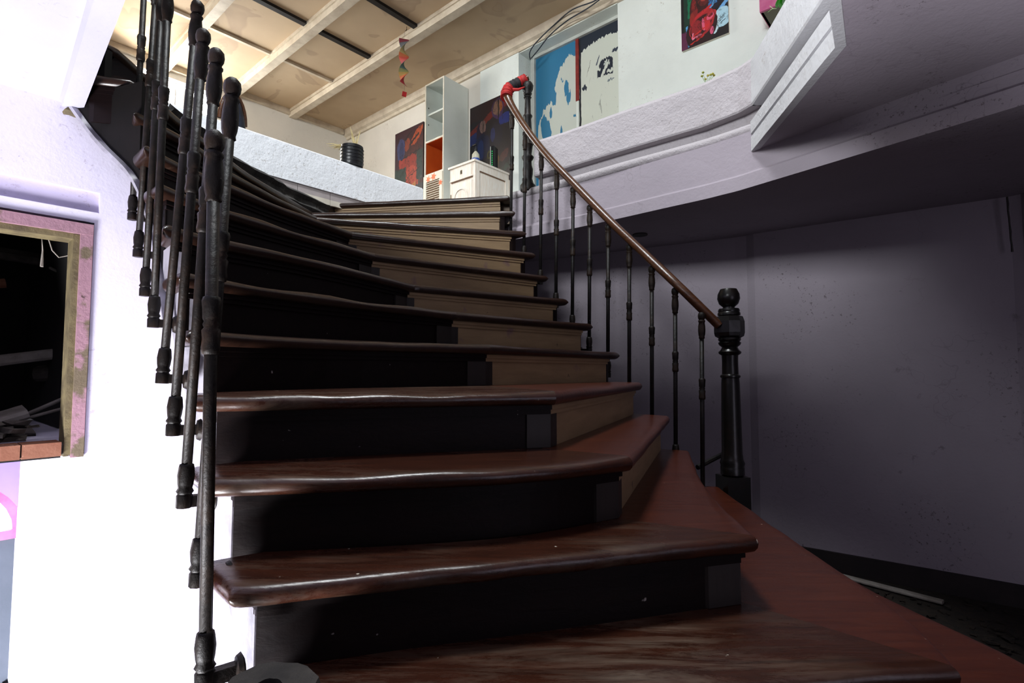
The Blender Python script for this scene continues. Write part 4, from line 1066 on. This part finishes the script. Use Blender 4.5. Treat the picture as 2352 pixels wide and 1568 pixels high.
m_p2 = painted('dark_figures_painting', '1c1520', [
    ('b', .5, .95, .6, .14, '2e1018'), ('b', .25, .74, .4, .035, '7a1f1a', 14), ('b', .75, .86, .3, .03, '7a1f1a', 10), ('b', .15, .62, .2, .06, '1a2a6a', 10), ('b', .85, .72, .12, .06, '1c2f80'),
    ('e', .30, .66, .13, .13, '2a1030'), ('e', .33, .72, .08, .075, '8a6a62'), ('l', .34, .80, .34, .60, .014, '150f16'), ('e', .70, .86, .15, .115, '4a2a5a'), ('e', .69, .87, .11, .085, '8a6656'), ('l', .72, .95, .72, .75, .025, '150f16'), ('e', .78, .87, .03, .06, 'a85a24'),
    ('e', .32, .48, .20, .15, '101a44'), ('e', .28, .45, .08, .12, '16306a'), ('e', .65, .55, .16, .16, '15112a'), ('e', .58, .58, .06, .08, '24306a'), ('e', .2, .3, .16, .05, '1a3a2a', -40), ('e', .50, .36, .06, .05, '5a5a2a'), ('e', .50, .36, .035, .03, '1c1520'),
    ('e', .62, .25, .12, .10, '4a2a1c'), ('e', .56, .22, .035, .05, '8a6a2a'), ('e', .70, .27, .03, .05, '7a5a24'), ('e', .45, .18, .08, .06, '6a5a2a', 30), ('e', .62, .14, .16, .05, '5a2a22'), ('e', .85, .3, .12, .05, '5a3030', 20), ('b', .85, .15, .2, .03, '1f3a34', 15)], .03, 12, .35, grime=('0f0c14', 7, .5, .7), mul=.5, strokes=9)
canvas('painting', 1080, 250, 1172, 412, m_p2, m_dark, 'dark painting of hooded figures behind the small cabinet', .025, .02)
m_p3 = painted('red_seated_figure_painting', '17151c', [
    ('b', .08, .6, .06, .5, '120f14'), ('b', .16, .62, .10, .42, '0f3328'), ('b', .28, .72, .13, .32, '0a6a48'), ('b', .42, .86, .10, .2, '1f5aa0'), ('b', .68, .55, .10, .09, '2f6aa8'), ('b', .78, .78, .12, .24, '102018'), ('l', .55, .38, 1., .66, .05, '5a9ad0'), ('l', .55, .32, 1., .56, .035, '1a1830'), ('l', .7, .27, 1., .45, .06, '6aa4d8'),
    ('e', .88, .24, .2, .13, 'a8cede'), ('e', .72, .20, .1, .14, 'bcd8e2'), ('b', .05, .12, .09, .12, '5a2344'), ('l', .12, .30, .17, .02, .05, '5aa0d4'),
    ('e', .44, .20, .34, .24, '2a1016', 12), ('e', .40, .52, .20, .26, '3a1216', -20), ('e', .50, .66, .15, .17, '5a1a1c'), ('e', .50, .68, .11, .13, '9a3a34'), ('e', .53, .70, .06, .09, '3a1414'), ('e', .46, .74, .06, .03, 'c8665a', 40), ('e', .44, .64, .04, .06, 'c05a50'),
    ('e', .30, .48, .06, .16, '7a1f20', 10), ('e', .24, .36, .05, .1, '8a2420'), ('e', .45, .26, .28, .17, 'a02228', 14), ('e', .43, .24, .24, .12, '3a1014', 14), ('e', .34, .22, .12, .11, '8a2026'), ('e', .54, .24, .09, .09, 'c02a34'), ('e', .48, .24, .03, .09, 'd85a7a', 10), ('e', .64, .32, .12, .06, 'b02a30', 14), ('e', .63, .31, .08, .035, 'e0587a', 14), ('e', .64, .325, .05, .02, '7a1418', 14),
    ('l', .22, .12, .6, .22, .02, 'c82c28'), ('l', .2, .04, .5, .10, .022, 'b02420'), ('l', .30, .36, .66, .46, .03, 'b8242a'), ('e', .66, .12, .04, .05, 'd0567a', -20), ('l', .26, .18, .24, .1, .025, 'e07a98'), ('l', .24, .1, .44, .13, .018, 'e07a98'),
    ('l', .62, .76, .95, .92, .04, '8a2a30'), ('l', .62, .68, .9, .80, .03, '6a3a50'), ('l', .6, .6, .8, .68, .02, 'b02a34'), ('e', .83, .67, .03, .02, 'd0567a'), ('e', .8, .93, .1, .03, 'c89aa0', 20),
    ('l', .3, .55, .4, .60, .012, '0b1a18'), ('l', .22, .66, .4, .73, .012, '0b1a18'), ('l', .22, .80, .4, .86, .012, '0b1a18'), ('l', .6, .5, .8, .58, .012, '10202c'), ('l', .67, .45, .69, .65, .012, '10202c'),
    ('l', .76, .19, .79, .22, .008, '1a2434'), ('l', .79, .205, .82, .23, .008, '1a2434'), ('l', .82, .20, .85, .24, .008, '1a2434'), ('l', .85, .23, .90, .26, .01, '1a2434'), ('l', .88, .22, .92, .28, .008, '1a2434'), ('l', .80, .185, .93, .235, .007, '1a2434'), ('l', .84, .165, .94, .20, .007, '1a2434'), ('l', .91, .24, .94, .27, .008, '1a2434')], .018, 16, .45, strokes=11)
pe, pw, ph = canvas('painting', 1563, -48, 1674, 74, m_p3, m_cream, 'red seated figure painting on the white upper wall', .03)

# hanging spiral mobile
q = PD(928, 88, 5.45); mo = empty('spiral_mobile', WZ(q) - Vector((0, 0, .62)))
cols = ['7a3038', '5a5a5c', '5f6a68', '8a8460', 'a08a58', 'b0603a', 'b0463a', '9a3a3c', '5a6a66', '58706c', '8a8a5c', 'a88c50', 'b8643c', 'b8463a', 'a83238']
zt = .62
NS = 75
for k, c in enumerate(cols):
    seg = MB(); rings = []
    for j in range(6):
        t_ = (k + j / 5) / len(cols); ang = -t_ * 4.6 * math.pi * .62 + .5; z = zt - t_ * .49
        r_ = .052
        a = Vector((r_ * math.cos(ang), r_ * math.sin(ang), z)); b = -a; b.z = z - .012
        nrm_ = Vector((0, 0, .0015)); rings.append([a, b, b + nrm_, a + nrm_])
    seg.loft(rings).build('coloured_band', plain('mobile_band_%d' % k, c, None, rough=.7), mo)
MB().tube([(0, 0, zt), (.01, 0, zt + .12)], .0012, 5).build('string', m_debris_l, mo)
MB().tube([(.012, 0, .13), (.010, 0, .045)], .0012, 5).build('string', m_debris_l, mo)
MB().box((.010, 0, .015), (.045, .004, .055), .3, .15).build('red_tag', m_red, mo)
tag(mo, 'rainbow spiral paper mobile hanging from the beige ceiling', 'mobile')
hk = MB().tube([WZ(PD(934, 60, 5.4)), WZ(PD(934, 68, 5.4)), WZ(PD(932, 71, 5.4))], .004, 6).build('ceiling_hook', m_dark); tag(hk, 'small dark hook on the ceiling above the spiral mobile', 'hook')

# black pot on the left parapet
qa = P(808, 374, 1.637); pb = PL(.62, -.07, 1.636)
best = min([PL(t_ * .01, -.07, 1.636) for t_ in range(0, 150)], key=lambda v: abs((v.x / v.y) - (ray(809, 372).x / ray(809, 372).y)))
kx = best.y / F_PX
po = empty('plant_pot', best)
MB().lathe([(.024 * 1, 0), (25 * kx, .003), (26.5 * kx, .02), (26 * kx, 40 * kx), (25.5 * kx, 48 * kx), (23.5 * kx, 49 * kx), (23 * kx, 42 * kx), (.002, 41 * kx)], 20).build('pot', m_black, po, True)
for k in range(5): MB().lathe([(26.6 * kx, (8 + 8 * k) * kx), (27.2 * kx, (9 + 8 * k) * kx), (26.6 * kx, (10 + 8 * k) * kx)], 20).build('rib', m_black, po, True)
for k in range(22):
    a = random.uniform(0, 6.28); L = random.uniform(.09, .16); upw = random.random()
    if k < 9: b0 = Vector((.03 + random.uniform(-.008, .008), 0, 46 * kx)); d0 = Vector((.35 * math.cos(a), .35 * math.sin(a), 1)); 
    else: b0 = Vector((-.045, 0, 44 * kx)); d0 = Vector((-.8 + .3 * math.cos(a), .3 * math.sin(a), .6))
    pth = [b0 + d0 * L * t_ + Vector((0, 0, -.06 * t_ * t_ if k >= 9 else 0)) for t_ in (0, .33, .66, 1)]
    MB().tube(pth, [.004, .005, .004, .001], 4).build('dry_leaf', m_straw, po)
tag(po, 'black ribbed pot with dried grass on the white parapet', 'plant pot')
# dark rounded seat back behind the parapet at the window
ch = MB(); cc = [PL(1.62, -.28, 1.64), PL(1.76, -.28, 1.64)]
sbk = empty('seat_back', PL(1.48, -.30, UPPER))
rings = []
for k in range(9):
    t_ = k / 8; z = UPPER + EZ + .05 + .66 * t_; wv_ = .085 * (1 - max(0, t_ - .6) ** 2 * 4.6); lean_ = .07 * t_
    c_ = PL(1.48, -.30 - lean_, 0)
    rings.append([Vector((c_.x + dd.x * wv_ * math.cos(a) + pn.x * .05 * math.sin(a), c_.y + dd.y * wv_ * math.cos(a) + pn.y * .05 * math.sin(a), z)) for a in [2 * math.pi * j / 16 for j in range(16)]])
MB().loft(rings).build('cushion', m_nav, sbk, True, True)
edge = [PL(1.48 + .09 * math.cos(a), -.36, UPPER + .50 + .21 * math.sin(a)) for a in [math.pi * j / 12 for j in range(13)]]
MB().tube(edge, .014, 8).build('wood_rim', m_rail, sbk, True, True)
tag(sbk, 'dark rounded seat back behind the white parapet by the window', 'chair')

# cables by the door
s_, _ = UP(1219, 135)
def cable(name, pts, label): 
    return tag(MB().tube(catmull([tuple(WZ(PD(*p))) for p in pts], 5), .006, 6).build(name, m_wire, None, True), label, 'cable')
dw_ = 5.35
cable('cable', [(1218, 137, 5.5), (1217, 120, 5.48), (1232, 97, 5.4), (1275, 55, 5.25), (1315, 22, 5.05), (1370, 0, 4.8), (1400, -30, 4.7)], 'upper dark cable looping above the blue door')
cable('cable', [(1220, 134, 5.5), (1236, 115, 5.42), (1262, 82, 5.3), (1302, 48, 5.15), (1345, 22, 4.95), (1376, 0, 4.8), (1410, -30, 4.7)], 'lower dark cable looping above the blue door')
# small flower on the right parapet
g_ = min(dens(G2[:6], 20), key=lambda p: abs(p[0] / p[1] - ray(1620, 175).x / ray(1620, 175).y)); fb = Vector((g_[0] + .015, g_[1] + .018, 1.662 + EZ)); fw = empty('dried_flower', fb)
for k in range(7):
    a = k * .9; tip = Vector((.035 * math.cos(a) + .01, .02 * math.sin(a), .060 + .014 * math.sin(k * 2.1)))
    MB().tube([(0, 0, 0), tip * .6, tip], [.0016, .0014, .001], 4).build('stem', m_leaf2, fw)
    MB().lathe([(.001, -.006), (.007, -.002), (.008, .002), (.002, .008)], 7, tuple(tip)).build('bud', plain('yellow_bud_%d' % k, 'a89a3a', '6a7a2a', 30, .7), fw, True)
tag(fw, 'small dried yellow flower sprig on the right parapet', 'flower')
# pink box and trailing plant, top right
sA, hA = UP(1745, 28, .25); 
bx_ = empty('pink_box', U(sA, .25, hA), RZ)
lb('front_board', 0, .5, 0, .02, 0, .3, m_pink, bx_); lb('base_board', .004, .5, .02, .24, 0, .02, plain('grey_plywood', '6a6658', None, rough=.8), bx_); lb('end_board', 0, .02, .02, .24, .0, .3, m_pink, bx_)
tag(bx_, 'pink wall box with grey underside high on the white wall', 'box')
iv = empty('trailing_plant', W3((1.33, 2.62), 1.668))
def leaf(base, dirv, up, L, wd, mt, nm='leaf'):
    base, dirv, up = Vector(base), Vector(dirv).normalized(), Vector(up).normalized(); sd = dirv.cross(up).normalized()
    outl = [(0, 0), (.2, .38), (.45, .5), (.75, .34), (1, 0), (.75, -.34), (.45, -.5), (.2, -.38)]
    vs = [base + dirv * L * a + sd * wd * b + up * (.18 * L * abs(b) - .1 * L * a * a) for a, b in outl]
    mb = MB(); mb.slab(vs, up * .002); return mb.build(nm, mt, iv, True, True)
def bayp(px, py): return WZ(on_plane(px, py, (1.31, 2.6), (1, -.09)))
for k, (px, py, mt, L) in enumerate(((1797, 20, m_leaf, .10), (1800, 12, m_leaf, .12), (1812, 2, m_leaf, .13), (1786, 18, m_leaf, .06), (1788, 40, m_leaf2, .07), (1784, 50, m_leaf2, .08), (1822, -8, m_leaf, .12))):
    b_ = bayp(px, py); leaf(b_, (-.2 + .1 * (k % 3), -.5, -.35 if mt is m_leaf2 else .15), (-.6, -.6, .5), L, L * .6, mt)
MB().tube(catmull([tuple(bayp(*p)) for p in ((1830, -20), (1808, 12), (1790, 38), (1782, 58))], 4), .004, 6).build('stem', m_leaf2, iv, True, True)
for p in ((1770, 22), (1764, 28), (1768, 14)): MB().tube([bayp(1784, 20), bayp((1784 + p[0]) / 2, 20), bayp(*p)], .0015, 4).build('twig', m_leaf2, iv, False, True)
tag(iv, 'green trailing plant hanging over the bay parapet', 'plant')

# dried mud trail on the right wall
tr_ = []
for k in range(9):
    t_ = k / 8; q = PD(2313 + 12 * t_, 452 + 126 * t_, 2.86); tr_.append(WZ(q) + Vector((.004 * noise.noise(Vector((t_ * 6, 0, 0))), 0, 0)))
tag(MB().tube(tr_, [.004 + .004 * abs(noise.noise(Vector((k * 1.7, 2, 0)))) for k in range(9)], 6).build('mud_trail', m_stile, None, True), 'thin dark mud trail running down the lavender wall', 'stain')
# litter on the landing floor
def litter_spot():
    while True:
        x, y = random.uniform(1.36, 3.2), random.uniform(.7, 3.4)
        if (y - 3.655) < -.762 * (x - 1.75) - .12: return Vector((x, y, FLOOR_H + EZ + random.uniform(.002, .012)))
rubble('rubble', 900, litter_spot, .005, .022, m_rubble, 'dark litter scattered over the landing floor')
plank('white_lath', WZ(P(1915, 1318, -1.235)), WZ(P(2166, 1383, -1.235)), .05, .018, m_debris_l, 'long pale wooden lath lying on the dark landing floor', 'lath')
plank('white_lath', WZ(P(1925, 1340, -1.24)), WZ(P(2025, 1380, -1.24)), .05, .012, m_debris_l, 'short split pale lath beside the stair foot', 'lath')
print('objects', len(bpy.data.objects))
